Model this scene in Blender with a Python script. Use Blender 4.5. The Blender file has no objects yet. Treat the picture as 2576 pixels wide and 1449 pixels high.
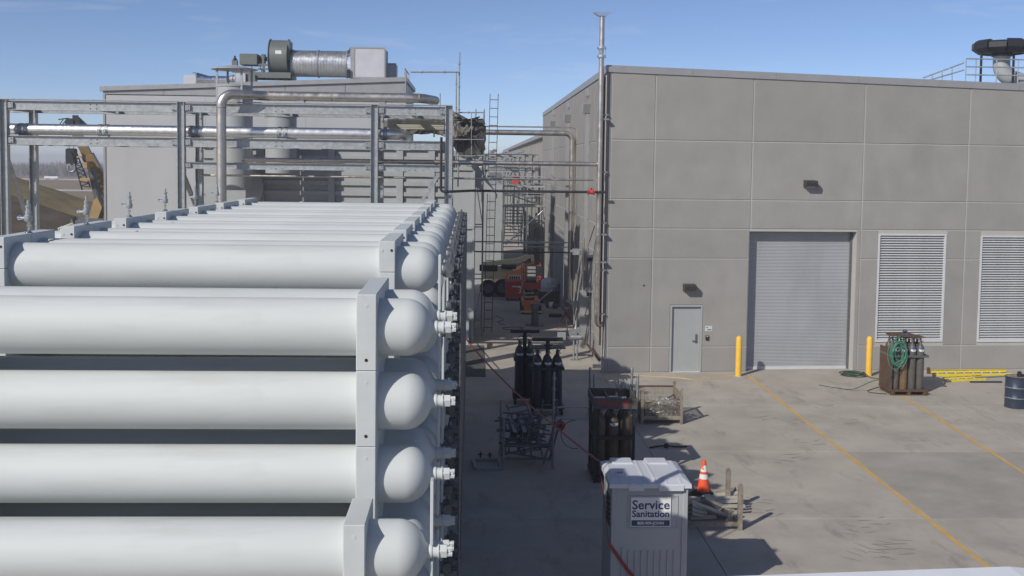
import bpy, bmesh, math, random
from math import radians, sin, cos, tan, pi, sqrt, atan2
from mathutils import Vector as V, Matrix
random.seed(7)
SC = bpy.context.scene
COL = SC.collection

# ------------------------------------------------------------------ camera
CAM_H, FPX, PW, PH = 6.6, 2600.0, 2576.0, 1449.0          # FPX: focal length for a 2576 px wide picture
PITCH, ROLL, YAW, SHIFT = radians(3.5), 0.013, 0.03955, -151.15
_fw = V((sin(YAW)*cos(PITCH), cos(YAW)*cos(PITCH), -sin(PITCH)))
_r0 = V((cos(YAW), -sin(YAW), 0)); _u0 = _r0.cross(_fw)
_R = _r0*cos(ROLL) + _u0*sin(ROLL); _U = _u0*cos(ROLL) - _r0*sin(ROLL)
CAMP = V((0, 0, CAM_H))
cd = bpy.data.cameras.new('camera'); cam = bpy.data.objects.new('camera', cd); COL.objects.link(cam)
cd.sensor_width = 36; cd.lens = 36*FPX/PW; cd.shift_y = SHIFT/PW; cd.clip_start = 0.1; cd.clip_end = 6000
cam.matrix_world = Matrix(((_R.x, _U.x, -_fw.x, 0), (_R.y, _U.y, -_fw.y, 0), (_R.z, _U.z, -_fw.z, CAM_H), (0, 0, 0, 1)))
SC.camera = cam

# ------------------------------------------------------------------ sky, sun, exposure
SUN_AZ, SUN_EL = radians(223), radians(34)                 # compass azimuth of the sun (clockwise from +Y)
w = bpy.data.worlds.new('World'); SC.world = w; w.use_nodes = True
nt = w.node_tree; nt.nodes.clear()
wo = nt.nodes.new('ShaderNodeOutputWorld'); bg = nt.nodes.new('ShaderNodeBackground')
sk = nt.nodes.new('ShaderNodeTexSky'); sk.sky_type = 'NISHITA'; sk.sun_disc = False
sk.sun_elevation = SUN_EL; sk.sun_rotation = SUN_AZ; sk.air_density = .7; sk.dust_density = 3.0; sk.ozone_density = 8.0; sk.altitude = 2500
# thin cirrus streaks
tc = nt.nodes.new('ShaderNodeTexCoord'); mp = nt.nodes.new('ShaderNodeMapping'); mp.inputs['Scale'].default_value = (2.2, 2.2, 16)
nz = nt.nodes.new('ShaderNodeTexNoise'); nz.inputs['Scale'].default_value = 2.3; nz.inputs['Detail'].default_value = 9; nz.inputs['Roughness'].default_value = .62; nz.inputs['Distortion'].default_value = .35
rp = nt.nodes.new('ShaderNodeValToRGB'); rp.color_ramp.elements[0].position = .56; rp.color_ramp.elements[1].position = .82
rp.color_ramp.elements[1].color = (.45, .45, .45, 1)
mx = nt.nodes.new('ShaderNodeMixRGB'); mx.inputs[2].default_value = (4.2, 4.6, 5.4, 1)
nt.links.new(tc.outputs['Generated'], mp.inputs['Vector']); nt.links.new(mp.outputs[0], nz.inputs['Vector'])
nt.links.new(nz.outputs['Fac'], rp.inputs[0]); nt.links.new(rp.outputs[0], mx.inputs[0])
tn = nt.nodes.new('ShaderNodeMixRGB'); tn.blend_type = 'MULTIPLY'; tn.inputs[0].default_value = 1; tn.inputs[2].default_value = (1.36, 1.0, .80, 1); nt.links.new(sk.outputs[0], tn.inputs[1]); nt.links.new(tn.outputs[0], mx.inputs[1]); nt.links.new(mx.outputs[0], bg.inputs[0]); nt.links.new(bg.outputs[0], wo.inputs[0])
bg.inputs[1].default_value = 0.122
sl = bpy.data.lights.new('sun', 'SUN'); sl.energy = 3.15; sl.angle = radians(.53); sl.color = (1, .955, .88)
so = bpy.data.objects.new('sun', sl); COL.objects.link(so)
TO_SUN = V((sin(SUN_AZ)*cos(SUN_EL), cos(SUN_AZ)*cos(SUN_EL), sin(SUN_EL)))
so.rotation_euler = TO_SUN.to_track_quat('Z', 'Y').to_euler(); so.location = TO_SUN*60
SC.view_settings.view_transform = 'Standard'; SC.view_settings.look = 'None'; SC.view_settings.exposure = 0.26; SC.view_settings.gamma = 1
SC.render.engine = 'CYCLES'; SC.cycles.max_bounces = 8; SC.cycles.diffuse_bounces = 6; SC.cycles.glossy_bounces = 3
SC.cycles.transparent_max_bounces = 6; SC.cycles.use_denoising = True

# ------------------------------------------------------------------ measuring: a direction seen from the camera -> a place in the yard
def _ray(px, py):
    return _R*((px-PW/2)/FPX) + _U*(-(py-PH/2-SHIFT)/FPX) + _fw
def AT(px, py, Y):
    d = _ray(px, py); return CAMP + d*(Y/d.y)
def AX(px, py, X):
    d = _ray(px, py); return CAMP + d*(X/d.x)
def G(px, py, z=0.0):
    d = _ray(px, py); return CAMP + d*((z-CAM_H)/d.z)

# ------------------------------------------------------------------ mesh helper
OFF = {}
class MB:
    def __init__(s): s.v = []; s.f = []
    def add(s, vs, fs):
        o = len(s.v); s.v += [V(p) for p in vs]; s.f += [tuple(i+o for i in f) for f in fs]; return s
    def box(s, x0, x1, y0, y1, z0, z1):
        return s.add([(x0,y0,z0),(x1,y0,z0),(x1,y1,z0),(x0,y1,z0),(x0,y0,z1),(x1,y0,z1),(x1,y1,z1),(x0,y1,z1)],
                     [(0,3,2,1),(4,5,6,7),(0,1,5,4),(1,2,6,5),(2,3,7,6),(3,0,4,7)])
    def obox(s, c, a, b, d):      # centre and three half-axes
        c, a, b, d = V(c), V(a), V(b), V(d)
        return s.add([c-a-b-d, c+a-b-d, c+a+b-d, c-a+b-d, c-a-b+d, c+a-b+d, c+a+b+d, c-a+b+d],
                     [(0,3,2,1),(4,5,6,7),(0,1,5,4),(1,2,6,5),(2,3,7,6),(3,0,4,7)])
    def bar(s, p, q, w, h, up=(0,0,1)):
        p, q = V(p), V(q); d = q-p; l = d.length; d.normalize(); u = V(up)
        if abs(d.dot(u)) > .98: u = V((0,1,0)) if abs(d.y) < .9 else V((1,0,0))
        r = d.cross(u).normalized(); u = r.cross(d).normalized()
        return s.obox((p+q)/2, d*(l/2), r*(w/2), u*(h/2))
    def cbox(s, x0, x1, y0, y1, z0, z1, b=.01):   # box with chamfered vertical and top edges
        p = [(x0+b,y0),(x1-b,y0),(x1,y0+b),(x1,y1-b),(x1-b,y1),(x0+b,y1),(x0,y1-b),(x0,y0+b)]
        q = [(x0+b,y0+b),(x1-b,y0+b),(x1-b,y0+b),(x1-b,y1-b),(x1-b,y1-b),(x0+b,y1-b),(x0+b,y1-b),(x0+b,y0+b)]
        vs = [(a,c,z0) for a,c in p]+[(a,c,z1-b) for a,c in p]+[(q[0][0],q[0][1],z1),(q[1][0],q[1][1],z1),(q[3][0],q[3][1],z1),(q[5][0],q[5][1],z1)]
        fs = [tuple(range(7,-1,-1))]+[(i,(i+1)%8,8+(i+1)%8,8+i) for i in range(8)]
        fs += [(16,17,18,19),(8,9,17,16),(9,10,17),(10,11,18,17),(11,12,18),(12,13,19,18),(13,14,19),(14,15,16,19),(15,8,16)]
        return s.add(vs, fs)
    def tube(s, p, q, r, n=12, r1=None, caps=True):
        p, q = V(p), V(q); r1 = r if r1 is None else r1; d = (q-p).normalized()
        a = d.orthogonal().normalized(); b = d.cross(a)
        ring = [a*cos(2*pi*i/n)+b*sin(2*pi*i/n) for i in range(n)]
        vs = [p+x*r for x in ring]+[q+x*r1 for x in ring]
        fs = [(i,(i+1)%n,n+(i+1)%n,n+i) for i in range(n)]
        if caps: fs += [tuple(range(n-1,-1,-1)), tuple(range(n,2*n))]
        return s.add(vs, fs)
    def path(s, pts, r, n=8, closed=False, caps=True):
        pts = [V(p) for p in pts]; m = len(pts); prev = None; vs = []; fs = []
        for i, p in enumerate(pts):
            t = ((pts[(i+1) % m]-pts[i-1]) if closed or 0 < i < m-1 else (pts[1]-p if i == 0 else p-pts[-2])).normalized()
            a = t.orthogonal().normalized() if prev is None else (prev - t*prev.dot(t)).normalized()
            prev = a; b = t.cross(a)
            k = 1.0
            if 0 < i < m-1:
                c = (pts[i]-pts[i-1]).normalized().dot((pts[i+1]-pts[i]).normalized()); k = 1
            vs += [p+(a*cos(2*pi*j/n)+b*sin(2*pi*j/n))*r*k for j in range(n)]
        for i in range(m if closed else m-1):
            i2 = (i+1) % m
            fs += [(i*n+j, i*n+(j+1)%n, i2*n+(j+1)%n, i2*n+j) for j in range(n)]
        if not closed and caps: fs += [tuple(range(n-1,-1,-1)), tuple((m-1)*n+j for j in range(n))]
        return s.add(vs, fs)
    def lathe(s, prof, o, ax=(0,0,1), n=16, caps=True):   # prof: (radius, distance along the axis)
        o, d = V(o), V(ax).normalized(); a = d.orthogonal().normalized(); b = d.cross(a); vs = []; fs = []
        for r, t in prof: vs += [o+d*t+(a*cos(2*pi*j/n)+b*sin(2*pi*j/n))*max(r, 1e-4) for j in range(n)]
        for i in range(len(prof)-1): fs += [(i*n+j, i*n+(j+1)%n, (i+1)*n+(j+1)%n, (i+1)*n+j) for j in range(n)]
        if caps: fs += [tuple(range(n-1,-1,-1)), tuple((len(prof)-1)*n+j for j in range(n))]
        return s.add(vs, fs)
    def prism(s, poly, m, w0, w1):     # poly in (u,v); m(u,v,w) -> point
        n = len(poly)
        vs = [m(u,v,w0) for u,v in poly]+[m(u,v,w1) for u,v in poly]
        return s.add(vs, [tuple(range(n-1,-1,-1)), tuple(range(n,2*n))]+[(i,(i+1)%n,n+(i+1)%n,n+i) for i in range(n)])
    def ibeam(s, p, q, h, bf, t=.012, up=(0,0,1)):
        p, q = V(p), V(q); d = (q-p).normalized(); u = V(up)
        if abs(d.dot(u)) > .98: u = V((1,0,0))
        r = d.cross(u).normalized(); u = r.cross(d).normalized(); l = (q-p).length/2; c = (p+q)/2
        s.obox(c+u*(h/2-t/2), d*l, r*(bf/2), u*(t/2)); s.obox(c-u*(h/2-t/2), d*l, r*(bf/2), u*(t/2))
        return s.obox(c, d*(l-.001), r*(t*.35), u*(h/2-t))
    def channel(s, p, q, h, bf, t=.008, up=(0,0,1), side=1):
        p, q = V(p), V(q); d = (q-p).normalized(); u = V(up)
        if abs(d.dot(u)) > .98: u = V((1,0,0))
        r = d.cross(u).normalized()*side; u = r.cross(d).normalized(); l = (q-p).length/2; c = (p+q)/2
        s.obox(c+u*(h/2-t/2)+r*(bf/2), d*l, r*(bf/2), u*(t/2)); s.obox(c-u*(h/2-t/2)+r*(bf/2), d*l, r*(bf/2), u*(t/2))
        return s.obox(c+r*(t/2), d*(l-.001), r*(t/2), u*(h/2-t))
    def mesh(s, off=V((0,0,0)), smooth=True, ang=35):
        me = bpy.data.meshes.new('m'); me.from_pydata([p-off for p in s.v], [], s.f); me.validate(); me.update()
        bm = bmesh.new(); bm.from_mesh(me); bmesh.ops.recalc_face_normals(bm, faces=bm.faces); bm.to_mesh(me); bm.free()
        if smooth:
            me.shade_smooth(); me.set_sharp_from_angle(angle=radians(ang))
        return me
    def build(s, name, m, parent=None, loc=None, smooth=True, ang=35):
        off = V((0,0,0)) if parent is None and loc is None else (OFF[parent.name] if parent is not None else V(loc))
        o = bpy.data.objects.new(name, s.mesh(off, smooth, ang)); COL.objects.link(o)
        if parent is not None: o.parent = parent
        elif loc is not None: o.location = loc
        OFF[o.name] = off
        o.data.name = name
        if m: o.data.materials.append(m)
        return o
def tag(o, label, cat=None, group=None, kind=None):
    if label: o['label'] = label
    if cat: o['category'] = cat
    if group: o['group'] = group
    if kind: o['kind'] = kind
    return o
def thing(name, label, cat, loc, group=None):
    o = bpy.data.objects.new(name, None); COL.objects.link(o); o.location = loc; o.empty_display_size = .2
    OFF[o.name] = V(loc); return tag(o, label, cat, group)
def share(o, parent, delta, name=None):         # a copy of a piece that shares its mesh, moved by delta
    c = o.copy(); COL.objects.link(c); c.parent = parent; c.location = o.location + V(delta); OFF[c.name] = OFF[o.name]
    return c
def bend(pts, rad, n=6):                         # a polyline with rounded corners
    pts = [V(p) for p in pts]; out = [pts[0]]
    for i in range(1, len(pts)-1):
        a = (pts[i-1]-pts[i]); b = (pts[i+1]-pts[i]); la, lb = a.length, b.length; a.normalize(); b.normalize()
        ang = a.angle(b); t = min(rad/tan(ang/2) if ang > .01 else 0, la*.49, lb*.49)
        p0, p2 = pts[i]+a*t, pts[i]+b*t
        r = t*tan(ang/2); bis = (a+b)
        if bis.length < 1e-5: out.append(pts[i]); continue
        c = pts[i]+bis.normalized()*(r/sin(ang/2)); e0, e2 = p0-c, p2-c; om = e0.angle(e2)
        for k in range(n+1):
            f = k/n; out.append(c + (e0*sin((1-f)*om)+e2*sin(f*om))/max(sin(om), 1e-6))
    out.append(pts[-1]); return out
def sag(p, q, drop, n=16):
    p, q = V(p), V(q); return [p.lerp(q, i/n) - V((0,0,drop*4*(i/n)*(1-i/n))) for i in range(n+1)]

# ------------------------------------------------------------------ materials
def mat(name, col, rough=.6, metal=0.0, var=.12, scale=3.0, bump=0.0, bscale=60.0, spec=.5, stain=None, stain_amt=.0, stain_scale=1.2, stretch=(1,1,1), rvar=.1, coord='Object', lo=.45, hi=.72):
    m = bpy.data.materials.new(name); m.use_nodes = True; t = m.node_tree; N = t.nodes; L = t.links
    b = N['Principled BSDF']; b.inputs['Metallic'].default_value = metal; b.inputs['Roughness'].default_value = rough
    b.inputs['Specular IOR Level'].default_value = spec
    c = N.new('ShaderNodeTexCoord'); mp = N.new('ShaderNodeMapping'); mp.inputs['Scale'].default_value = stretch
    L.new(c.outputs[coord], mp.inputs[0])
    n1 = N.new('ShaderNodeTexNoise'); n1.inputs['Scale'].default_value = scale; n1.inputs['Detail'].default_value = 7; n1.inputs['Roughness'].default_value = .6
    L.new(mp.outputs[0], n1.inputs['Vector'])
    r = N.new('ShaderNodeMapRange'); r.inputs['From Min'].default_value = .3; r.inputs['From Max'].default_value = .7
    r.inputs['To Min'].default_value = 1-var; r.inputs['To Max'].default_value = 1+var; L.new(n1.outputs['Fac'], r.inputs['Value'])
    mu = N.new('ShaderNodeVectorMath'); mu.operation = 'SCALE'; mu.inputs[0].default_value = col[:3]; L.new(r.outputs[0], mu.inputs['Scale'])
    out = mu.outputs[0]
    if stain:
        n2 = N.new('ShaderNodeTexNoise'); n2.inputs['Scale'].default_value = stain_scale; n2.inputs['Detail'].default_value = 8; n2.inputs['Roughness'].default_value = .65
        L.new(mp.outputs[0], n2.inputs['Vector'])
        r2 = N.new('ShaderNodeMapRange'); r2.inputs['From Min'].default_value = lo; r2.inputs['From Max'].default_value = hi
        r2.inputs['To Max'].default_value = stain_amt; L.new(n2.outputs['Fac'], r2.inputs['Value'])
        x = N.new('ShaderNodeMixRGB'); x.inputs[2].default_value = (*stain, 1); L.new(r2.outputs[0], x.inputs[0]); L.new(out, x.inputs[1]); out = x.outputs[0]
    L.new(out, b.inputs['Base Color'])
    if rvar:
        r3 = N.new('ShaderNodeMapRange'); r3.inputs['From Min'].default_value = .3; r3.inputs['From Max'].default_value = .7
        r3.inputs['To Min'].default_value = max(.03, rough-rvar); r3.inputs['To Max'].default_value = min(1, rough+rvar); L.new(n1.outputs['Fac'], r3.inputs['Value']); L.new(r3.outputs[0], b.inputs['Roughness'])
    if bump:
        n3 = N.new('ShaderNodeTexNoise'); n3.inputs['Scale'].default_value = bscale; n3.inputs['Detail'].default_value = 4
        L.new(mp.outputs[0], n3.inputs['Vector'])
        bp = N.new('ShaderNodeBump'); bp.inputs['Strength'].default_value = bump; bp.inputs['Distance'].default_value = .02
        L.new(n3.outputs['Fac'], bp.inputs['Height']); L.new(bp.outputs[0], b.inputs['Normal'])
    return m
M = {}
M['concrete_wall'] = mat('precast_concrete', (.292,.284,.268), .88, var=.07, scale=1.1, bump=.12, bscale=90, spec=.25, stain=(.235,.228,.216), stain_amt=.3, stain_scale=.75, lo=.50, hi=.74)
M['joint'] = mat('caulked_joint', (.42,.405,.38), .85, var=.05, spec=.2)
M['coping'] = mat('grey_coping_metal', (.32,.325,.33), .45, .2, var=.05)
M['slab'] = mat('yard_concrete', (.40,.365,.315), .86, var=.10, scale=.9, bump=.10, bscale=40, spec=.3, stain=(.25,.225,.195), stain_amt=.6, stain_scale=.55, coord='Object', lo=.47, hi=.72)
M['white'] = mat('white_vessel_paint', (.555,.585,.575), .58, var=.03, scale=2.2, spec=.3, bump=.02, bscale=30, stain=(.40,.405,.395), stain_amt=.45, stain_scale=2.6, lo=.55, hi=.8, stretch=(.35,1,1))
M['white_bracket'] = mat('white_bracket_paint', (.525,.555,.55), .55, var=.05, scale=3, stain=(.40,.40,.39), stain_amt=.35, stain_scale=5, lo=.6, hi=.8)
M['galv'] = mat('galvanised_steel', (.40,.42,.42), .45, .45, var=.16, scale=9, stain=(.25,.265,.27), stain_amt=.6, stain_scale=5)
M['galv_dull'] = mat('weathered_galvanised', (.33,.35,.36), .55, .6, var=.2, scale=14, stain=(.2,.2,.2), stain_amt=.5, stain_scale=9)
M['stainless'] = mat('stainless_pipe', (.60,.56,.50), .34, .9, var=.1, scale=5, stain=(.38,.30,.24), stain_amt=.45, stain_scale=3)
M['jacket'] = mat('aluminium_jacket', (.93,.93,.92), .34, .88, var=.06, scale=6, bump=.15, bscale=9, rvar=.08)
M['duct_grey'] = mat('grey_painted_steel', (.36,.38,.385), .5, .0, var=.06, scale=1.5, stain=(.27,.28,.28), stain_amt=.3)
M['clad'] = mat('grey_wall_cladding', (.42,.43,.435), .5, .1, var=.03, scale=.6)
M['dark'] = mat('black_enamel', (.018,.02,.024), .45, .0, var=.25, scale=12)
M['cyl_brown'] = mat('brown_cylinder_paint', (.085,.062,.045), .42, .1, var=.2, scale=6, stain=(.15,.10,.07), stain_amt=.5, stain_scale=5)
M['cyl_dark'] = mat('dark_cylinder_paint', (.035,.04,.05), .4, .1, var=.25, scale=6)
M['cyl_tan'] = mat('tan_cylinder_paint', (.19,.125,.07), .5, .1, var=.2, scale=8)
M['cyl_grey'] = mat('grey_cylinder_paint', (.105,.10,.09), .5, .1, var=.2, scale=8)
M['rust'] = mat('rusty_steel', (.12,.065,.04), .75, .2, var=.3, scale=14, stain=(.05,.035,.03), stain_amt=.6, stain_scale=6)
M['rustbeam'] = mat('weathered_rack_steel', (.29,.25,.20), .7, .15, var=.25, scale=10, stain=(.10,.06,.04), stain_amt=.6, stain_scale=7)
M['yellow'] = mat('yellow_paint', (.78,.47,.055), .45, var=.06, scale=5)
M['ladder_yellow'] = mat('yellow_fibreglass', (.78,.62,.03), .5, var=.08, scale=6)
M['orange'] = mat('orange_paint', (.85,.21,.06), .42, var=.08, scale=4)
M['red'] = mat('red_paint', (.46,.06,.045), .45, var=.12, scale=5)
M['cream'] = mat('cream_paint', (.75,.68,.42), .45, var=.07, scale=4)
M['rubber'] = mat('black_rubber', (.022,.022,.023), .8, var=.2, scale=10)
M['tarp'] = mat('dark_tarp', (.085,.085,.083), .55, var=.3, scale=2.5, bump=.5, bscale=6)
M['label'] = mat('white_label', (.72,.72,.7), .6, var=.04)
M['blue_label'] = mat('blue_label', (.03,.10,.30), .5, var=.1)
M['toilet'] = mat('grey_polyethylene', (.37,.385,.40), .55, var=.03, scale=3, bump=.04, bscale=120)
M['toilet_roof'] = mat('pale_polyethylene', (.56,.58,.62), .5, var=.03, scale=3)
M['cone'] = mat('orange_cone_plastic', (.85,.10,.03), .55, var=.06, scale=8)
M['reflect'] = mat('white_reflective_band', (.78,.78,.76), .4, var=.05)
M['strap'] = mat('red_webbing', (.27,.032,.038), .75, var=.2, scale=20)
M['hose_green'] = mat('green_rubber_hose', (.035,.20,.125), .5, var=.15, scale=10)
M['hose_dark'] = mat('dark_green_hose', (.03,.07,.05), .55, var=.2, scale=10)
M['drum'] = mat('navy_drum_paint', (.03,.042,.07), .4, .1, var=.15, scale=8)
M['brownpipe'] = mat('rust_brown_pipe', (.11,.05,.035), .6, .2, var=.25, scale=8)
M['blackpipe'] = mat('black_iron_pipe', (.035,.035,.038), .5, .3, var=.25, scale=8)
M['bronze'] = mat('dark_bronze_fixture', (.055,.05,.047), .4, .3, var=.1)
M['door'] = mat('grey_door_paint', (.345,.36,.36), .5, var=.03)
M['rollup'] = mat('grey_rollup_enamel', (.38,.392,.41), .42, .15, var=.05, scale=.8)
M['alum'] = mat('clear_anodised_aluminium', (.60,.615,.62), .5, .12, var=.05, scale=2)
M['void'] = mat('dark_interior', (.02,.02,.022), .9, var=.1)
M['fan'] = mat('olive_grey_fan_paint', (.135,.15,.14), .5, .1, var=.07, scale=2)
M['filter'] = mat('wire_filter_panel', (.47,.48,.51), .6, .2, var=.10, scale=1.8, bump=.3, bscale=120)
M['spiral'] = mat('spiral_duct_zinc', (.56,.57,.56), .35, .85, var=.08, scale=4)
M['steel_dark'] = mat('dark_forged_steel', (.15,.16,.17), .4, .5, var=.25, scale=14)
M['chrome'] = mat('bright_steel', (.7,.72,.72), .22, 1.0, var=.1, scale=9)
M['wood'] = mat('weathered_timber', (.30,.22,.15), .8, var=.25, scale=6, stretch=(1,6,6))
M['plank'] = mat('grey_scaffold_plank', (.46,.44,.37), .6, .15, var=.2, scale=5, stain=(.2,.15,.1), stain_amt=.5, stain_scale=5)
M['plastic_wrap'] = mat('clear_stretch_wrap', (.5,.5,.5), .25, var=.2, scale=8, bump=.6, bscale=18)
M['soil_grass'] = mat('dry_tan_grass', (.235,.19,.10), .95, var=.25, scale=.6, bump=.6, bscale=6, spec=.1, stain=(.13,.12,.06), stain_amt=.6, stain_scale=.25)
M['field'] = mat('winter_field', (.225,.165,.095), .95, var=.2, scale=.03, spec=.1, stain=(.16,.13,.07), stain_amt=.6, stain_scale=.012)
M['soil'] = mat('dark_bank_front', (.10,.083,.062), .95, var=.3, scale=.8, bump=.6, bscale=5, spec=.1)  # darker tone for the front slope of the bank
M['gravel'] = mat('grey_gravel', (.10,.098,.094), .95, var=.45, scale=22, bump=.8, bscale=45, spec=.2)
M['road'] = mat('pale_concrete_road', (.48,.46,.42), .9, var=.08, scale=.2)
M['twig'] = mat('bare_winter_twigs', (.15,.135,.13), .95, var=.35, scale=.4, spec=.1)
M['crane_yellow'] = mat('crane_ochre_paint', (.36,.235,.10), .45, var=.12, scale=2)
M['green'] = mat('green_plastic', (.02,.30,.13), .5, var=.1)
M['navy'] = mat('navy_print', (.018,.04,.13), .5, var=.05)
M['paintline'] = mat('worn_yellow_paint', (.62,.37,.07), .8, var=.15, scale=3, stain=(.40,.35,.27), stain_amt=.75, stain_scale=6, lo=.42, hi=.62, spec=.2)
M['tyre_mark'] = mat('faint_tyre_rubber', (.29,.265,.235), .9, var=.2, scale=6, spec=.1)
M['text_red'] = mat('faded_red_lettering', (.30,.045,.035), .7, var=.2)
M['frame_steel'] = mat('shaded_scaffold_steel', (.13,.14,.15), .6, .25, var=.25, scale=12)  # galvanised steel darkened, the heap's shade put into its colour
M['dark_red'] = mat('dark_red_paint', (.10,.02,.018), .6, var=.2, scale=8)
M['canvas'] = mat('weathered_brown_canvas', (.17,.155,.135), .9, var=.3, scale=3, bump=.6, bscale=7, spec=.1)
M['orange_sunlit'] = mat('sunlit_orange_hood', (.95,.33,.10), .42, var=.08, scale=4)  # lighter copy of the orange, sunlight put into the hood's colour
M['white_shed'] = mat('white_sheet_paint', (.74,.76,.78), .45, var=.03)

def weather(m, col, amt, scale, stretch=(1,1,1), lo=.58, hi=.66, detail=10, rough=.7):
    """one more layer of dirt: streaks, specks or blotches with a shape of their own"""
    t = m.node_tree; N = t.nodes; L = t.links; b = N['Principled BSDF']; src = b.inputs['Base Color'].links[0].from_socket
    c = N.new('ShaderNodeTexCoord'); mp = N.new('ShaderNodeMapping'); mp.inputs['Scale'].default_value = stretch; mp.inputs['Location'].default_value = (3.1, 1.7, 5.3)
    n = N.new('ShaderNodeTexNoise'); n.inputs['Scale'].default_value = scale; n.inputs['Detail'].default_value = detail; n.inputs['Roughness'].default_value = rough
    L.new(c.outputs['Object'], mp.inputs[0]); L.new(mp.outputs[0], n.inputs['Vector'])
    r = N.new('ShaderNodeMapRange'); r.inputs['From Min'].default_value = lo; r.inputs['From Max'].default_value = hi; r.inputs['To Max'].default_value = amt
    L.new(n.outputs['Fac'], r.inputs['Value']); x = N.new('ShaderNodeMixRGB'); x.inputs[2].default_value = (*col, 1)
    L.new(r.outputs[0], x.inputs[0]); L.new(src, x.inputs[1]); L.new(x.outputs[0], b.inputs['Base Color'])
weather(M['white'], (.12,.12,.12), .8, 9, (1,1,1), .735, .76, 6)                    # specks
weather(M['white'], (.40,.40,.37), .35, 3.5, (.12,1,1), .54, .72)                    # long faint dirt runs
weather(M['white_bracket'], (.25,.24,.22), .6, 12, (1,1,1), .68, .74, 6)
weather(M['concrete_wall'], (.34,.33,.315), .3, 1.6, (1,1,.12), .52, .70)            # pale run-off streaks
weather(M['concrete_wall'], (.19,.184,.174), .22, .55, (1,1,1), .58, .72, 4, .5)      # round damp blotches
weather(M['slab'], (.19,.175,.155), .5, 2.2, (1,.35,1), .56, .70)                    # scuffs along the drive
weather(M['slab'], (.12,.11,.10), .7, 7, (1,1,1), .70, .76, 5)                       # oil spots
weather(M['slab'], (.46,.43,.38), .4, .35, (1,1,1), .52, .70, 6)
weather(M['rollup'], (.25,.26,.27), .3, 1.2, (1,1,.25), .5, .72)
weather(M['toilet'], (.28,.28,.275), .35, 2.5, (1,1,.3), .5, .72)
weather(M['clad'], (.36,.37,.375), .35, .8, (1,1,.2), .5, .72)
# ================================================================== GROUND
CB = G(1518, 938)                                   # foot of the concrete building's corner
g = MB(); g.add([(-1800,-400,-.06),(1800,-400,-.06),(1800,2200,-.06),(-1800,2200,-.06)], [(0,1,2,3)])
tag(g.build('ground', M['field'], smooth=False), 'flat brown winter field reaching to the horizon', kind='structure')
# yard: separate concrete slabs with saw-cut joints
def slab_variation(m, amt):
    t = m.node_tree; N = t.nodes; L = t.links; b = N['Principled BSDF']; src = b.inputs['Base Color'].links[0].from_socket
    oi = N.new('ShaderNodeObjectInfo'); r = N.new('ShaderNodeMapRange'); r.inputs['To Min'].default_value = 1-amt; r.inputs['To Max'].default_value = 1+amt
    L.new(oi.outputs['Random'], r.inputs['Value']); s = N.new('ShaderNodeVectorMath'); s.operation = 'SCALE'
    L.new(src, s.inputs[0]); L.new(r.outputs[0], s.inputs['Scale']); L.new(s.outputs[0], b.inputs['Base Color'])
slab_variation(M['slab'], .045); slab_variation(M['concrete_wall'], .05); slab_variation(M['white'], .02)
M['slab_dark'] = mat('older_yard_concrete', (.345,.32,.28), .86, var=.12, scale=.9, bump=.10, bscale=40, spec=.3, stain=(.2,.185,.165), stain_amt=.5, stain_scale=.5)
y0 = MB(); y0.box(-16, 26, 2, 150, -.05, -.022)
yard = y0.build('yard_pavement', M['gravel'], smooth=False); tag(yard, 'pale concrete yard between the tube stack and the buildings', kind='structure')
XS = [-14.2,-9.6,-5,-.4,4.2,8.8,13.4,18,22.6]; YS = [5.1,9.7,14.3,18.9,23.5,28.1,32.7,37.3]
def slab(x0, x1, y0, y1, m):
    b = MB(); gp = .007; b.cbox(x0+gp, x1-gp, y0+gp, y1-gp, -.022, 0, .004); return b.build('slab', m, yard, smooth=False)
for i in range(len(XS)-1):
    for j in range(len(YS)-1):
        slab(XS[i], XS[i+1], YS[j], YS[j+1], M['slab_dark'] if (XS[i], YS[j]) in ((8.8,18.9),(13.4,18.9)) else M['slab'])
for k in range(24): slab(-.4, 4.27, 37.3+4.6*k, 41.9+4.6*k, M['slab'])
# gravel strip under the pipe rack
gp = MB(); a = G(1222, 948); b_ = G(1216, 885); gp.box(-3.5, a.x, a.y, b_.y+1.2, .002, .02)
tag(gp.build('gravel_strip', M['gravel'], smooth=False), 'dark gravel strip set in the concrete beside the tube stack', kind='structure')
# painted bay lines
for (p, q) in ((G(1882,944), G(2486,1428)), (G(2190,946), G(2700,1268))):
    ln = MB(); d = (q-p).normalized(); r = V((d.y,-d.x,0))*.05
    q2 = p + d*(40 if False else (q-p).length+3)
    ln.add([p-r+V((0,0,.004)), p+r+V((0,0,.004)), q2+r+V((0,0,.004)), q2-r+V((0,0,.004))], [(0,1,2,3)])
    tag(ln.build('bay_line', M['paintline'], smooth=False), 'worn yellow painted line', kind='structure')
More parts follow.
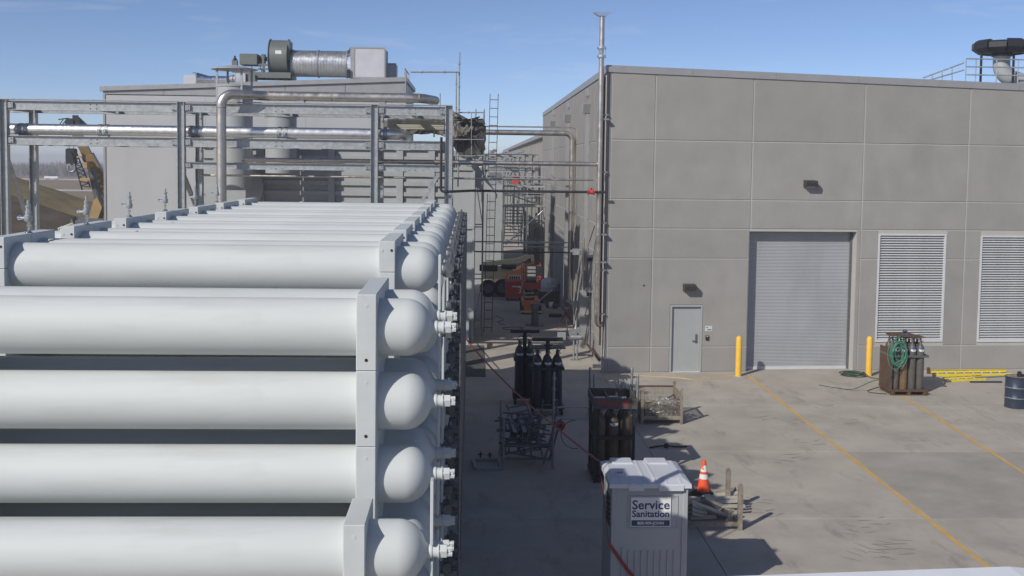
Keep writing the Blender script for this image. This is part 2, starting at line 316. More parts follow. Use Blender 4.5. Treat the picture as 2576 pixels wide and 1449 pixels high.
# tyre tread marks: dashes left by a lift
tm = MB()
def tread(cx, cy, ang, n, L=.24, W=.05, cur=.3):
    L *= .62; W *= .8
    for i in range(n):
        o = V((cx, cy, .005)) + V((cos(ang), sin(ang), 0))*(i*.12) + V((.16 if i % 2 else -.16, random.uniform(-.05,.05), 0))
        a0 = ang + pi/2 + random.uniform(-.25,.25) + (cur if i % 2 else -cur); l = L*random.uniform(.7,1.2)
        d = V((cos(a0), sin(a0), 0)); s = V((-d.y, d.x, 0))*W*.5*random.uniform(.6,1.1)
        o += d*random.uniform(-.1,.1)
        tm.add([o-d*l-s*.4, o-d*l*.2-s*1.2, o+d*l-s*.3, o+d*l+s*.3, o-d*l*.1+s*.5, o-d*l+s*.3], [(0,1,2,3,4,5)])
for (px, py, n, L) in ((1905,985,5,.25),(2105,990,9,.24),(2095,1025,5,.2),(1940,1055,4,.25),(2005,1065,4,.2),(2150,1065,5,.2),(2010,1160,6,.22),(1985,1165,4,.2),(2230,1320,5,.2),(2170,1345,5,.2),(1950,1300,5,.2),(1895,1270,5,.2),(2180,1410,8,.3),(2250,1400,8,.3),(2310,1110,5,.2),(2400,1070,6,.15),(2060,1120,5,.2)):
    p = G(px, py); tread(p.x, p.y, pi/2+random.uniform(-.5,.5), n, L)
tag(tm.build('tyre_marks', M['tyre_mark'], smooth=False), 'faint dark tyre tread marks on the concrete', kind='stuff')

# ================================================================== CONCRETE BUILDING (right)
YF = radians(4.0); EF = V((cos(YF), sin(YF), 0)); NF = V((sin(YF), -cos(YF), 0))      # NF: outwards, to the yard
def F(u, z, w=0.0): return CB + EF*u + NF*w + V((0,0,z))
def A(y, z, w=0.0): return V((CB.x - w, y, z))
bld = thing('concrete_building', 'grey precast concrete building with roll-up door and two louvres', 'building', CB)
ZT = lambda u: 9.57-.021*u
DO = (2.15, 3.2, 2.17); RU = (4.70, 8.30, 4.56); LV = ((9.04,11.38,.94,4.50),(12.58,14.95,.92,4.46))
wl = MB(); TH = .42
def slabw(u0, u1, z0, z1=None):
    wl.prism([(u0,z0),(u1,z0),(u1,ZT(u1)-.02 if z1 is None else z1),(u0,ZT(u0)-.02 if z1 is None else z1)], F, -TH, -.018)
slabw(0, DO[0], 0); slabw(DO[0], DO[1], DO[2]); slabw(DO[1], RU[0], 0); slabw(RU[0], RU[1], RU[2]); slabw(RU[1], LV[0][0], 0)
for l in LV: slabw(l[0], l[1], 0, l[2]); slabw(l[0], l[1], l[3])
slabw(LV[0][1], LV[1][0], 0); slabw(LV[1][1], 19, 0)
wl.build('wall', M['joint'], bld, smooth=False)
def panel(m, poly, inset=.013, g=.013):
    # poly counter-clockwise (u,z); front face slightly smaller so that every edge is bevelled
    def off(poly, d):
        n = len(poly); out = []
        for i in range(n):
            p0, p1, p2 = V(poly[i-1]), V(poly[i]), V(poly[(i+1) % n])
            e1 = (p1-p0).normalized(); e2 = (p2-p1).normalized(); n1 = V((-e1.y, e1.x)); n2 = V((-e2.y, e2.x))
            k = 1+n1.dot(n2); out.append(p1+(n1+n2)*(d/max(k, .2)))
        return out
    a = off(poly, g); b = off(poly, g+inset); n = len(poly); mb = MB()
    mb.add([m(u,z,-.018) for u,z in a]+[m(u,z,0) for u,z in b], [tuple(range(n,2*n))]+[(i,(i+1)%n,n+(i+1)%n,n+i) for i in range(n)])
    mb.build('wall_panel', M['concrete_wall'], bld, smooth=False)
def rect(u0, u1, z0, z1): return [(u0,z0),(u1,z0),(u1,z1),(u0,z1)]
ZR = [0, .82, 3.67, 4.63, 5.56, 7.43]; UC = [.1, 1.52, 4.72, 8.44, 12.03, 15.7, 19]
for i in range(6):
    u0, u1 = UC[i], UC[i+1]
    panel(F, [(u0,7.43),(u1,7.43),(u1,ZT(u1)),(u0,ZT(u0))]); panel(F, rect(u0,u1,5.56,7.43)); panel(F, rect(u0,u1,4.63,5.56))
for k in range(5): panel(F, rect(UC[0],UC[1],ZR[k],ZR[k+1])) if k < 3 else None
panel(F, [(1.52,.82),(DO[0],.82),(DO[0],DO[2]),(DO[1],DO[2]),(DO[1],.82),(RU[0],.82),(RU[0],3.67),(1.52,3.67)])
panel(F, rect(1.52,RU[0],3.67,4.63)); panel(F, rect(1.52,DO[0],0,.82)); panel(F, rect(DO[1],RU[0],0,.82))
panel(F, rect(RU[1]+.0,8.44,0,4.63), g=.006, inset=.006)
for (a0, a1) in ((8.44,LV[0][0]),(LV[0][1],12.03),(12.03,LV[1][0]),(LV[1][1],15.7)):
    panel(F, rect(a0,a1,.82,3.67)); panel(F, rect(a0,a1,3.67,4.63))
panel(F, rect(8.44,12.03,0,.82)); panel(F, rect(12.03,15.7,0,.82))
for k in range(3): panel(F, rect(15.7,19,ZR[k],ZR[k+1]))
# corner strips, alley wall
for k in range(5): panel(F, rect(0,.1,ZR[k],ZR[k+1]), g=.008, inset=.008)
panel(F, [(0,7.43),(.1,7.43),(.1,ZT(.1)),(0,ZT(0))], g=.008, inset=.008)
AYE = 62.7
aw = MB(); aw.box(CB.x+.018, CB.x+.45, CB.y+.06, AYE, 0, 9.55); aw.build('wall', M['joint'], bld, smooth=False)
AY = [CB.y+.03, CB.y+.9, 36.2, 39.9, 43.6, 47.3, 51.0, 54.7, 58.4, 62.7]
for i in range(len(AY)-1):
    for k in range(6):
        z1 = ZR[k+1] if k < 5 else 9.57
        panel(lambda u, z, w: A(u, z, w), [(AY[i+1],ZR[k]),(AY[i],ZR[k]),(AY[i],z1),(AY[i+1],z1)][::-1])
# roof, far side, coping
rf = MB(); rf.box(CB.x+.4, 24, 34.2, AYE, 9.0, 9.12); rf.box(CB.x+.46, 24, AYE-.4, AYE-.05, 0, 9.1); rf.box(23.2, 23.6, 34.3, AYE, 0, 9.0)
rf.build('roof', M['duct_grey'], bld, smooth=False)
for i in range(7):
    u0, u1 = -.07+i*2.75, -.07+(i+1)*2.75-.006
    cp = MB(); cp.prism([(u0,ZT(u0)-.03),(u1,ZT(u1)-.03),(u1,ZT(u1)+.19),(u0,ZT(u0)+.19)], F, -.5, .035); cp.build('coping', M['coping'], bld, smooth=False)
for i in range(10):
    ya, yb = CB.y+.06+i*3.0, CB.y+.06+(i+1)*3.0-.006
    cp = MB(); cp.box(CB.x-.035, CB.x+.5, ya+.44*(i==0), min(yb,AYE+.04), 9.54, 9.76); cp.build('coping', M['coping'], bld, smooth=False)
# man door
fr = MB(); fr.prism(rect(DO[0],DO[0]+.05,0,DO[2]), F, -.2, .012); fr.prism(rect(DO[1]-.05,DO[1],0,DO[2]), F, -.2, .012); fr.prism(rect(DO[0]+.05,DO[1]-.05,DO[2]-.05,DO[2]), F, -.2, .012)
dr = MB(); dr.prism(rect(DO[0]+.055,DO[1]-.055,.012,DO[2]-.055), F, -.16, -.07); door = dr.build('door', M['door'], bld, smooth=False)
fr.build('frame', M['door'], door, smooth=False)
hd = MB(); hd.prism(rect(3.0,3.07,.93,1.22), F, -.07, -.055); hd.bar(F(3.05,1.0,-.04), F(2.90,1.0,-.04), .02, .025); hd.tube(F(3.035,1.15,-.06), F(3.035,1.15,-.04), .02, 10); hd.build('handle', M['steel_dark'], door)
th = MB(); th.prism(rect(DO[0]+.05,DO[1]-.05,0,.012), F, -.2, .02); th.build('threshold', M['alum'], door, smooth=False)
# roll-up door: interlocking curved slats
cu = MB(); n = 96; ph = RU[2]/n; prof = []
for i in range(n):
    z = .03+i*(RU[2]-.03)/n; h = (RU[2]-.03)/n
    prof += [(z,-.385),(z+h*.30,-.374),(z+h*.62,-.374),(z+h*.92,-.385)]
prof.append((RU[2],-.385))
cu.add([F(RU[0]-.02,z,w_) for z,w_ in prof]+[F(RU[1]+.02,z,w_) for z,w_ in prof], [(i,i+len(prof),i+1+len(prof),i+1) for i in range(len(prof)-1)])
ru = cu.build('roll_up_door', M['rollup'], bld, smooth=False)
bb = MB(); bb.prism(rect(RU[0]+.03,RU[1]-.03,.0,.09), F, -.40, -.355); bb.build('bottom_bar', M['alum'], ru, smooth=False)
gd = MB(); gd.prism(rect(RU[0]-.0,RU[0]+.07,0,RU[2]), F, -.36, -.30); gd.build('guide', M['steel_dark'], ru, smooth=False)
gd = MB(); gd.prism(rect(RU[1]-.07,RU[1],0,RU[2]), F, -.36, -.30); gd.build('guide', M['steel_dark'], ru, smooth=False)
bk = MB(); bk.prism(rect(RU[0]-.1,RU[1]+.1,0,RU[2]+.2), F, -.6, -.42); bk.build('door_lining', M['void'], ru, smooth=False)
# louvres
for l in LV:
    u0,u1,z0,z1 = l; fm = MB(); t = .06
    fm.prism(rect(u0,u0+t,z0,z1), F, -.14, .014); fm.prism(rect(u1-t,u1,z0,z1), F, -.14, .014)
    fm.prism(rect(u0+t,u1-t,z0,z0+.08), F, -.14, .014); fm.prism(rect(u0+t,u1-t,z1-.05,z1), F, -.14, .014)
    lo = fm.build('louvre', M['alum'], bld, smooth=False)
    vb = MB(); vb.prism(rect(u0+.01,u1-.01,z0+.01,z1-.01), F, -.30, -.17); vb.build('dark_backing', M['void'], lo, smooth=False)
    n = 42; pz = (z1-z0-.13)/n
    s0 = MB(); zb = z0+.08
    s0.prism([(-.135,zb+.066),(-.128,zb+.07),(-.012,zb+.026),(-.012,zb+.004),(-.017,zb+.004),(-.017,zb+.022)], lambda a, z, u: F(u, z, a), u0+t+.001, u1-t-.001)
    s0 = s0.build('slat', M['alum'], lo, smooth=False)
    for i in range(1, n): share(s0, lo, (0,0,pz*i))
# small hole in the wall
hl = MB(); hl.tube(F(1.26,2.81,.001), F(1.26,2.81,.012), .03, 12); hl.build('wall_sleeve', M['dark'], bld)

# ================================================================== FAR BUILDING along the alley
fb = thing('long_warehouse', 'long pale warehouse wall with pilasters at the far end of the alley', 'building', (4.5,64,0))
m_ = MB(); m_.box(4.55, 22, 63.4, 142, 0, 8.3); m_.build('wall', M['joint'], fb, smooth=False)
for i in range(30):
    m_ = MB(); m_.box(4.30, 4.56, 64+i*2.6, 64.55+i*2.6, 0, 8.05); m_.build('pilaster', M['concrete_wall'], fb, smooth=False)
m_ = MB(); m_.box(4.2, 22.2, 63.3, 142.1, 8.3, 8.55); m_.build('roof', M['coping'], fb, smooth=False)

# ================================================================== GREY CLAD BUILDING (left, behind the rack)
LY = 40.0
p0, p1 = AT(261,222,LY), AT(1021,198,LY); lx0, lx1, lz0, lz1 = p0.x, p1.x, p0.z, p1.z
lb = thing('clad_building', 'grey metal-clad building with a low sloping roof behind the pipe rack', 'building', (lx0,LY,0))
lz = lambda x: lz0+(lz1-lz0)*(x-lx0)/(lx1-lx0)
zb1 = AT(640, 243, LY).z
m_ = MB(); m_.prism([(lx0+.06,0),(lx1-.02,0),(lx1-.02,lz1-.1),(lx0+.06,lz0-.1)], lambda u,z,w: V((u,w,z)), LY+.05, LY+5.7); m_.build('core', M['duct_grey'], lb, smooth=False)
n = 3
for i in range(n):
    u0 = lx0+(lx1-lx0)*i/n; u1 = lx0+(lx1-lx0)*(i+1)/n
    m_ = MB(); m_.box(u0+.003, u1-.003, LY, LY+.05, 0, zb1-.02); m_.build('wall_panel', M['clad'], lb, smooth=False)
n = 5
for i in range(n):
    u0 = lx0-.02+(lx1-lx0)*i/n; u1 = lx0-.02+(lx1-lx0)*(i+1)/n
    m_ = MB(); m_.prism([(u0+.008,zb1+.012),(u1-.008,zb1+.012),(u1-.008,lz(u1)-.12),(u0+.008,lz(u0)-.12)], lambda u,z,w: V((u,w,z)), LY-.04, LY+.05); m_.build('fascia_panel', M['coping'], lb, smooth=False)
m_ = MB(); m_.prism([(lx0-.12,lz0-.11),(lx1+.05,lz1-.11),(lx1+.05,lz1+.06),(lx0-.12,lz0+.06)], lambda u,z,w: V((u,w,z)), LY-.12, LY+5.9); m_.build('roof', M['coping'], lb, smooth=False)
m_ = MB(); m_.box(lx0-.03, lx0+.05, LY-.03, LY+.1, 0, zb1); m_.build('corner_trim', M['coping'], lb, smooth=False)
# corner rail on the roof edge
m_ = MB(); e0 = V((lx1-.05,LY+.05,lz1+.05))
for k in range(3): m_.tube(e0+V((0,k*1.3,0)), e0+V((0,k*1.3,.35)), .02, 6)
m_.tube(e0+V((0,0,.35)), e0+V((0,2.6,.35)), .02, 6); m_.build('edge_rail', M['galv_dull'], lb)
# ================================================================== TUBE STORAGE STACKS (white pressure tubes)
PT, RT = .76, .292
def tube_profile(n_end=9):
    L = []                                              # (r, x) from the left end to the right end
    xs, xe = -.65, -.34
    right = []
    for k in range(n_end):
        a = k/(n_end-1)*radians(70); right.append((RT*cos(a) if k else RT, xs+.265*sin(a)))
    r_last, x_last = right[-1]
    right += [(r_last*.80, x_last+.012), (.064, x_last+.035), (.058, xe+.02)]
    left = [(r, -6.75-x) for r, x in reversed(right)]
    body = [(RT, -6.75-xs+.0)] + [(RT, x) for x in (-5, -3.4, -2, -.9)]
    return left + body[1:] + right
TP = tube_profile()
def tube_mesh(n):
    b = MB(); b.lathe(TP, (0,0,0), (1,0,0), n); return b.mesh(ang=30)
TM40, TM24 = tube_mesh(48), tube_mesh(28)
for t_ in (TM40, TM24): t_.materials.append(M['white']); t_.name = 'tube'
# white plug fitting: collar, hexagonal nut, cap screws
b = MB(); b.lathe([(.056,-.03),(.066,-.02),(.070,0),(.068,.012)], (-.345,0,0), (1,0,0), 20)
b.tube((-.333,0,0), (-.275,0,0), .060, 20); b.tube((-.279,0,0), (-.268,0,0), .072, 20); b.tube((-.268,0,0),(-.195,0,0), .066, 6)
for a in range(4): b.tube((-.195,.033*cos(a*pi/2+.6),.033*sin(a*pi/2+.6)), (-.145,.033*cos(a*pi/2+.6),.033*sin(a*pi/2+.6)), .024, 6)
b.tube((-.195,0,0),(-.16,0,0), .045, 12)
PLUG = b.mesh(); PLUG.materials.append(M['white']); PLUG.name = 'end_plug'
# dark valve block
b = MB(); b.tube((-.345,0,0),(-.31,0,0), .095, 16); b.box(-.31,-.21,-.085,.085,-.09,.09); b.tube((-.26,-.085,.03),(-.26,-.16,.03), .035, 10); b.tube((-.26,-.16,.03),(-.26,-.175,.03), .055, 10)
b.tube((-.21,0,.035),(-.15,0,.035), .05, 12); b.tube((-.21,0,-.04),(-.13,0,-.04), .035, 6); b.tube((-.15,0,.035),(-.12,0,.035), .03, 6); b.tube((-.26,0,.09),(-.26,0,.15), .022, 8); b.tube((-.26,0,-.09),(-.26,0,-.14), .022, 8)
for s in (-1,1):
    for t in (-1,1): b.tube((-.215,s*.06,t*.065),(-.19,s*.06,t*.065), .016, 6)
VALVE = b.mesh(); VALVE.materials.append(M['steel_dark']); VALVE.name = 'valve'
b = MB(); b.cbox(-.352,-.322,-.07,.07,-.30,.30,.004); PLATE = b.mesh(smooth=False); PLATE.materials.append(M['white_bracket']); PLATE.name = 'strap_plate'
def put(me, name, parent, loc):
    o = bpy.data.objects.new(name, me); COL.objects.link(o); o.parent = parent; o.location = loc; OFF[o.name] = OFF[parent.name]; return o
BX = (-1.12, -.92); BXL = (-5.79, -5.59)
def stack(Yf, ztop, nlev, rows, half, plug, label, near=False, dx=0.0):
    root = thing('tube_stack', label, 'tube stack', (dx, Yf, 0), 'white pressure tube stacks')
    for j in range(nlev):
        zc = ztop-.38-PT*j
        for k in range(rows):
            yc = .38+PT*k
            t = put(TM40 if near else TM24, 'tube', root, (0, yc, zc))
            if plug: put(PLUG, 'end_plug', t, (0,0,0))
            else: put(VALVE, 'valve', t, (0,0,0))
            if not plug or k == rows-1: put(PLATE, 'strap_plate', t, (0, .0, -.38 if not plug else .38)) if j < nlev-1 or plug else None
    pieces = []
    if half: pieces.append((ztop-.372, ztop))
    z = ztop - (.38 if half else 0)
    while z > .3: pieces.append((max(z-PT+.008, .12), z)); z -= PT
    for (xa, xb) in (BX, BXL):
        for i, (z0, z1) in enumerate(pieces):
            if z1-z0 < .1: continue
            if half and i == 0:
                for k in range(rows):       # two caps, one above each tube
                    c = MB(); c.cbox(xa+dx, xb+dx, Yf+PT*k+.004, Yf+PT*(k+1)-.004, z0, z1, .008); c.build('clamp_bracket', M['white_bracket'], root, smooth=False)
            else:
                c = MB(); c.cbox(xa+dx, xb+dx, Yf+.002, Yf+PT*rows-.002, z0, z1, .008); c.build('clamp_bracket', M['white_bracket'], root, smooth=False)
        bh = MB(); bw = MB(); xm = (xa+xb)/2+dx
        for i, (z0, z1) in enumerate(pieces[:5]):
            if half:
                if i == 0:
                    bw.tube((xm-.062,Yf-.002,z1-.11),(xm-.062,Yf+.03,z1-.11), .016, 10); bh.tube((xm+.055,Yf-.002,z1-.11),(xm+.055,Yf+.03,z1-.11), .016, 10)
            else:
                bw.tube((xm,Yf-.002,z1-.11),(xm,Yf+.03,z1-.11), .017, 10); bh.tube((xm,Yf-.002,z0+.10),(xm,Yf+.03,z0+.10), .017, 10)
        for q in (.12, PT-.12): bw.tube((xm,Yf+q,ztop-.02),(xm,Yf+q,ztop+.001), .015, 10)
        if bh.v: bh.build('bolt_hole', M['dark'], root)
        bw.build('bolt_head', M['white'], root)
    sk_ = MB()
    for (xa, xb) in (BX, BXL): sk_.ibeam(((xa+xb)/2+dx,Yf-.1,.1),((xa+xb)/2+dx,Yf+PT*rows+.1,.1), .2, .2)
    sk_.build('skid', M['galv'], root, smooth=False)
    if not plug:
        mp_ = MB()
        for k in range(rows): mp_.path(bend([(dx-.12,Yf+.38+PT*k,ztop-.3),(dx-.12,Yf+.38+PT*k,ztop-PT*(nlev-1)-.4)], .05), .014, 6); mp_.tube((dx-.12,Yf+.38+PT*k,ztop-.345),(dx-.16,Yf+.38+PT*k,ztop-.345), .014, 6)
        mp_.build('manifold_pipe', M['steel_dark'], root)
    return root
stack(9.12, 3.36, 4, 1, False, True, 'single low row of white tubes nearest the camera, lowest top of all stacks', True)
stack(10.13, 5.31, 6, 2, False, True, 'white tube stack with full-height brackets and white end plugs, one step below the others', True)
ORD = ['first', 'second', 'third', 'fourth', 'fifth', 'sixth']
for i in range(7):
    lab = 'white tube stack with split brackets, %s of seven counted from the camera' % (['first','second','third','fourth','fifth','sixth','last'][i])
    if i == 6: lab = 'rearmost white tube stack with split brackets, in front of the pipe rack'
    stack(12.58+2.2*i, 5.65, 7, 2, True, False, lab, i == 0)
# relief valves standing on the left-hand brackets
RV = [(72,592,13.4),(218,573,15.2),(326,550,17.4),(416,538,19.6),(491,522,21.8),(546,517,24.0)]
RVL = ['relief valve with side outlet at the foot of the outermost rack column','relief valve with side outlet in front of the dark grass bank','relief valve with side outlet before the grey wall, nearer of the two there',
       'relief valve with side outlet before the grey wall, farther of the two there','relief valve with side outlet beside a rack column','relief valve with side outlet at the foot of the tall stainless pipe']
for (px, py, Y), lab in zip(RV, RVL):
    o = AT(px, py, Y); o.z = 5.655 if abs(o.z-5.65) < .3 else o.z
    r = thing('relief_valve', lab, 'valve', o, 'relief valves on the tube stacks')
    m_ = MB(); m_.lathe([(.05,0),(.03,.02),(.014,.03),(.014,.08),(.03,.085),(.03,.1),(.014,.105),(.014,.14)], o, n=10); m_.build('stem', M['chrome'], r)
    m_ = MB(); m_.lathe([(.02,.135),(.045,.145),(.05,.17),(.05,.215),(.035,.23),(.035,.25)], o, n=12); bd = m_.build('body', M['galv'], r)
    m_ = MB(); m_.tube(o+V((-.03,0,.19)), o+V((-.12,0,.19)), .022, 10); m_.tube(o+V((-.105,0,.19)), o+V((-.13,0,.19)), .03, 10); m_.build('outlet', M['chrome'], r)
    m_ = MB(); m_.lathe([(.04,.25),(.04,.275),(.03,.28),(.03,.315),(.036,.32),(.036,.345),(.018,.35),(.018,.41),(.008,.415)], o, n=8); m_.build('bonnet', M['galv'], r)
# ================================================================== PIPE RACK
RF, RR = 31.0, 33.0
rk = thing('pipe_rack', 'galvanised steel pipe rack of columns and beams behind the tube stacks', 'pipe rack', (AT(13,400,RF).x, RF, 0))
cx = [AT(p, 400, RF).x for p in (13, 457, 942, 1129)]
zt, zm, zl = AT(600,273,RF).z, AT(600,360,RF).z, AT(800,420,RF).z; ztop = AT(600,259,RF).z
for i, x in enumerate(cx):
    for Y in (RF, RR):
        m_ = MB(); m_.ibeam((x,Y,0),(x,Y,ztop), .21, .21, .014, up=(1,0,0)); m_.build('column', M['galv'], rk, smooth=False)
        bp_ = MB(); bp_.box(x-.17,x+.17,Y-.17,Y+.17,0.0,.025); bp_.build('base_plate', M['galv'], rk, smooth=False)
cx2 = [cx[0]-5.6]+cx
for lvl, (z, h) in enumerate(((zt,.27),(zm,.27),(zl,.2))):
    for i in range(len(cx2)-1):
        if lvl == 2 and i < 2: continue
        for Y in (RF, RR):
            m_ = MB(); m_.ibeam((cx2[i]+.115,Y,z),(cx2[i+1]-.115,Y,z), h, .15, .012); bm_ = m_.build('beam', M['galv'], rk, smooth=False)
            if Y == RF and i > 0:
                cl = MB()
                for xe, sg in ((cx2[i]+.115,1),(cx2[i+1]-.115,-1)):
                    cl.box(min(xe,xe+sg*.16),max(xe,xe+sg*.16),Y-.075,Y-.006,z-h*.3,z+h*.3)
                    for q in (-1,1): cl.tube((xe+sg*.1,Y-.076,z+q*h*.18),(xe+sg*.1,Y-.095,z+q*h*.18), .016, 6)
                xm = (cx2[i]+cx2[i+1])/2
                for q in (-1,1):
                    for s in (-1,1): cl.tube((xm+s*.09,Y-.006,z+q*.06),(xm+s*.09,Y-.03,z+q*.06), .018, 6)
                cl.build('splice_bolts', M['galv_dull'], bm_, smooth=False)['kind'] = 'stuff'
    for i, x in enumerate(cx):
        if lvl == 2 and i < 1: continue
        m_ = MB(); m_.ibeam((x,RF+.115,z-.003),(x,RR-.115,z-.003), h*.9, .14, .011); m_.build('cross_beam', M['galv'], rk, smooth=False)
    for i in range(3):                       # intermediate cross beams carrying the pipes
        if lvl == 2: continue
        xm = (cx[i]+cx[i+1])/2; m_ = MB(); m_.ibeam((xm,RF+.08,z-.005),(xm,RR-.08,z-.005), h*.8, .12, .01); m_.build('cross_beam', M['galv'], rk, smooth=False)
cap_ = MB(); cap_.box(cx[0]-.1, cx[-1]+.1, RF-.11, RF+.11, ztop, ztop+.03); cap_.build('top_plate', M['galv'], rk, smooth=False)
for x, za, zb in ((cx[0],AT(30,400,RF).z,AT(75,600,RR).z),(cx[1],AT(470,440,RF).z,AT(495,540,RR).z)):
    m_ = MB(); m_.bar((x+.02,RF+.1,za),(x+.02,RR-.1,zb), .12, .09); m_.build('brace', M['galv'], rk, smooth=False)
m_ = MB(); m_.bar(AT(1108,430,RF), AT(1062,505,RF), .08, .1); m_.build('brace', M['galv'], rk, smooth=False)

# jacketed (insulated) pipe lying in the rack
JY = 31.5; zj = AT(500,331,JY).z; xj1 = AT(985,331,JY).x
jp = thing('jacketed_pipe', 'shiny aluminium-jacketed insulated pipe lying along the rack', 'pipe', (AT(0,331,JY).x, JY, zj))
m_ = MB(); m_.path(bend([(-22,JY,zj),(xj1+.15,JY,zj),(xj1+.35,JY+2,zj)], .45, 8), .165, 32); m_.build('jacket', M['jacket'], jp)
bs = MB(); bs.tube((-18,JY,zj),(-17.98,JY,zj), .1675, 32); bs = bs.build('jacket_seam', M['jacket'], jp)
for k in range(1, 52):
    if -18+k*.31 < xj1: share(bs, jp, (k*.31,0,0))
for px in (62, 262, 490, 712, 962):
    x = AT(px,331,JY).x; c = MB(); c.tube((x-.15,JY,zj),(x-.03,JY,zj), .18, 20); c.tube((x+.03,JY,zj),(x+.15,JY,zj), .18, 20); c.box(x-.14,x+.14,JY-.1,JY+.1,zj-.24,zj-.17); c.box(x-.2,x+.2,JY-.15,JY+.15,zj-.262,zj-.24)
    for s in (-.09,.09): c.box(x+s-.02,x+s+.02,JY-.22,JY-.16,zj-.06,zj+.0)
    c.build('pipe_clamp', M['galv'], jp, smooth=True)
sl_ = MB()
for px in (62, 262, 490, 712, 962): x = AT(px,331,JY).x; sl_.box(x-.05,x+.05,RF+.1,RR-.1,zj-.30,zj-.2625)
sl_.build('sleepers', M['galv_dull'], jp, smooth=False)['kind'] = 'stuff'

# large stainless riser with an elbow over the rack
xv = AT(557,400,30.45).x; zh = AT(850,244,31.1).z; xe = AT(1062,244,31.1).x
rp_ = thing('stainless_riser', 'tall stainless pipe rising behind the tubes and turning along the rack top', 'pipe', (xv,30.45,2))
m_ = MB(); m_.path(bend([(xv,30.45,2),(xv,30.45,zh),(xv+.75,30.75,zh)], .34, 10)+bend([(xv+.76,30.75,zh),(xv+1.1,31.1,zh),(xe,31.1,zh),(xe+.35,32.2,zh)], .4, 8), .142, 24); m_.build('pipe', M['stainless'], rp_)
w_ = MB(); w_.tube((xv,30.45,zh-.42),(xv,30.45,zh-.385), .1445, 24); w_.tube((xv+1.2,31.1,zh),(xv+1.25,31.1,zh), .1445, 24); w_.tube((xv,30.45,zh-3.2),(xv,30.45,zh-3.17), .1445, 24); w_.tube((xe-.1,31.1,zh),(xe-.06,31.1,zh), .1445, 24); w_.tube((xv+3.1,31.1,zh),(xv+3.13,31.1,zh), .1445, 24)
w_.build('weld_seams', M['rustbeam'], rp_)
sd = MB()
for q in (2.2, 4.6): sd.box(xv+q-.1,xv+q+.1,30.98,31.22,ztop+.03,zh-.13)
sd.build('pipe_shoe', M['galv_dull'], rp_, smooth=False)

def pipe(name, label, pts, r, m, rad=.15, n=14, cat='pipe', flanges=(), group=None):
    pts = [V(p) for p in pts]; o = pts[0]
    t = thing(name, label, cat, o, group); b = MB(); b.path(bend(pts, rad, 7), r, n); b.build('pipe', m, t)
    for (p, d, rr, l) in flanges:
        f = MB(); p = V(p); d = V(d).normalized(); f.tube(p-d*l, p-d*.004, rr, 16); f.tube(p+d*.004, p+d*l, rr, 16)
        a = d.orthogonal().normalized(); c = d.cross(a)
        for k in range(8):
            e = (a*cos(k*pi/4)+c*sin(k*pi/4))*rr*.78; f.tube(p+e-d*(l+.025), p+e+d*(l+.025), .011, 6)
        f.build('flange', M['chrome'] if m is M['stainless'] else m, t)
    return t
WX = CB.x-.3                       # line of pipes in front of the alley wall
zs = AT(1100,408,32.4).z
xa = AT(612,403,32.4).x; xs_ = AT(1508,412,32.4).x
pipe('stainless_pipe', 'stainless pipe crossing from the rack to the tall vent stack', [(xa,32.9,zs),(xa,32.4,zs),(xs_-.08,32.4,zs)], .074, M['stainless'], .12)
zs2 = AT(1100,448,32.6).z
pipe('thin_stainless_pipe', 'thin stainless line crossing the alley just under the wider stainless pipe', [(AT(505,440,32.6).x,32.6,zs2),(AT(1492,454,32.6).x,32.6,zs2)], .032, M['stainless'], n=8)
zk = AT(1300,481,32.2).z; xk = AT(1110,400,30.85).x
t = pipe('black_iron_pipe', 'black iron pipe dropping by the rack column and crossing the alley low', [(xk,30.82,AT(1110,345,30.8).z),(xk,30.82,zk),(xk+.3,30.82,zk),(xk+.9,32.2,zk),(AT(1522,484,32.2).x,32.2,zk)], .04, M['blackpipe'], .08, 10)
# red gate valve on it
o = AT(1487,482,32.2); o.z = zk
rv = thing('red_valve', 'small red flanged gate valve on the black pipe at the corner', 'valve', o)
m_ = MB(); m_.tube(o-V((.06,0,0)), o+V((.06,0,0)), .07, 12); m_.lathe([(.06,0),(.05,.06),(.03,.08),(.03,.12)], o, n=10); m_.build('body', M['red'], rv)
for s in (-1,1):
    m_ = MB(); m_.tube(o+V((s*.08,0,0)), o+V((s*.105,0,0)), .1, 14); m_.build('flange', M['red'], rv)
m_ = MB(); m_.tube(o+V((0,0,.12)), o+V((0,0,.135)), .08, 12); m_.build('handwheel', M['red'], rv)
# vent stack at the corner of the concrete building
sx, sy_ = xs_, 32.35; zt_ = AT(1511,36,sy_).z; zb_ = 1.55
st = thing('vent_stack', 'tall stainless vent pipe with a trough hood beside the concrete corner', 'vent pipe', (sx, sy_, zb_))
m_ = MB(); m_.path(bend([(CB.x-.01,sy_+.35,zb_),(sx,sy_+.05,zb_),(sx,sy_,zb_+.4),(sx,sy_,zt_)], .2, 7), .082, 18); m_.build('pipe', M['stainless'], st)
zc_ = AT(1509,131,sy_).z
for dz in (-.13,.13):
    m_ = MB(); m_.tube((sx,sy_,zc_+dz-.025),(sx,sy_,zc_+dz+.025), .15, 18)
    for k in range(8): m_.tube((sx+.12*cos(k*pi/4),sy_+.12*sin(k*pi/4),zc_+dz-.06),(sx+.12*cos(k*pi/4),sy_+.12*sin(k*pi/4),zc_+dz+.06), .014, 6)
    m_.build('flange', M['chrome'], st)
m_ = MB()
for k in range(6): m_.tube((sx+.12*cos(k*pi/3),sy_+.12*sin(k*pi/3),zc_-.16),(sx+.12*cos(k*pi/3),sy_+.12*sin(k*pi/3),zc_+.16), .012, 6)
m_.build('tie_rod', M['chrome'], st)
m_ = MB()
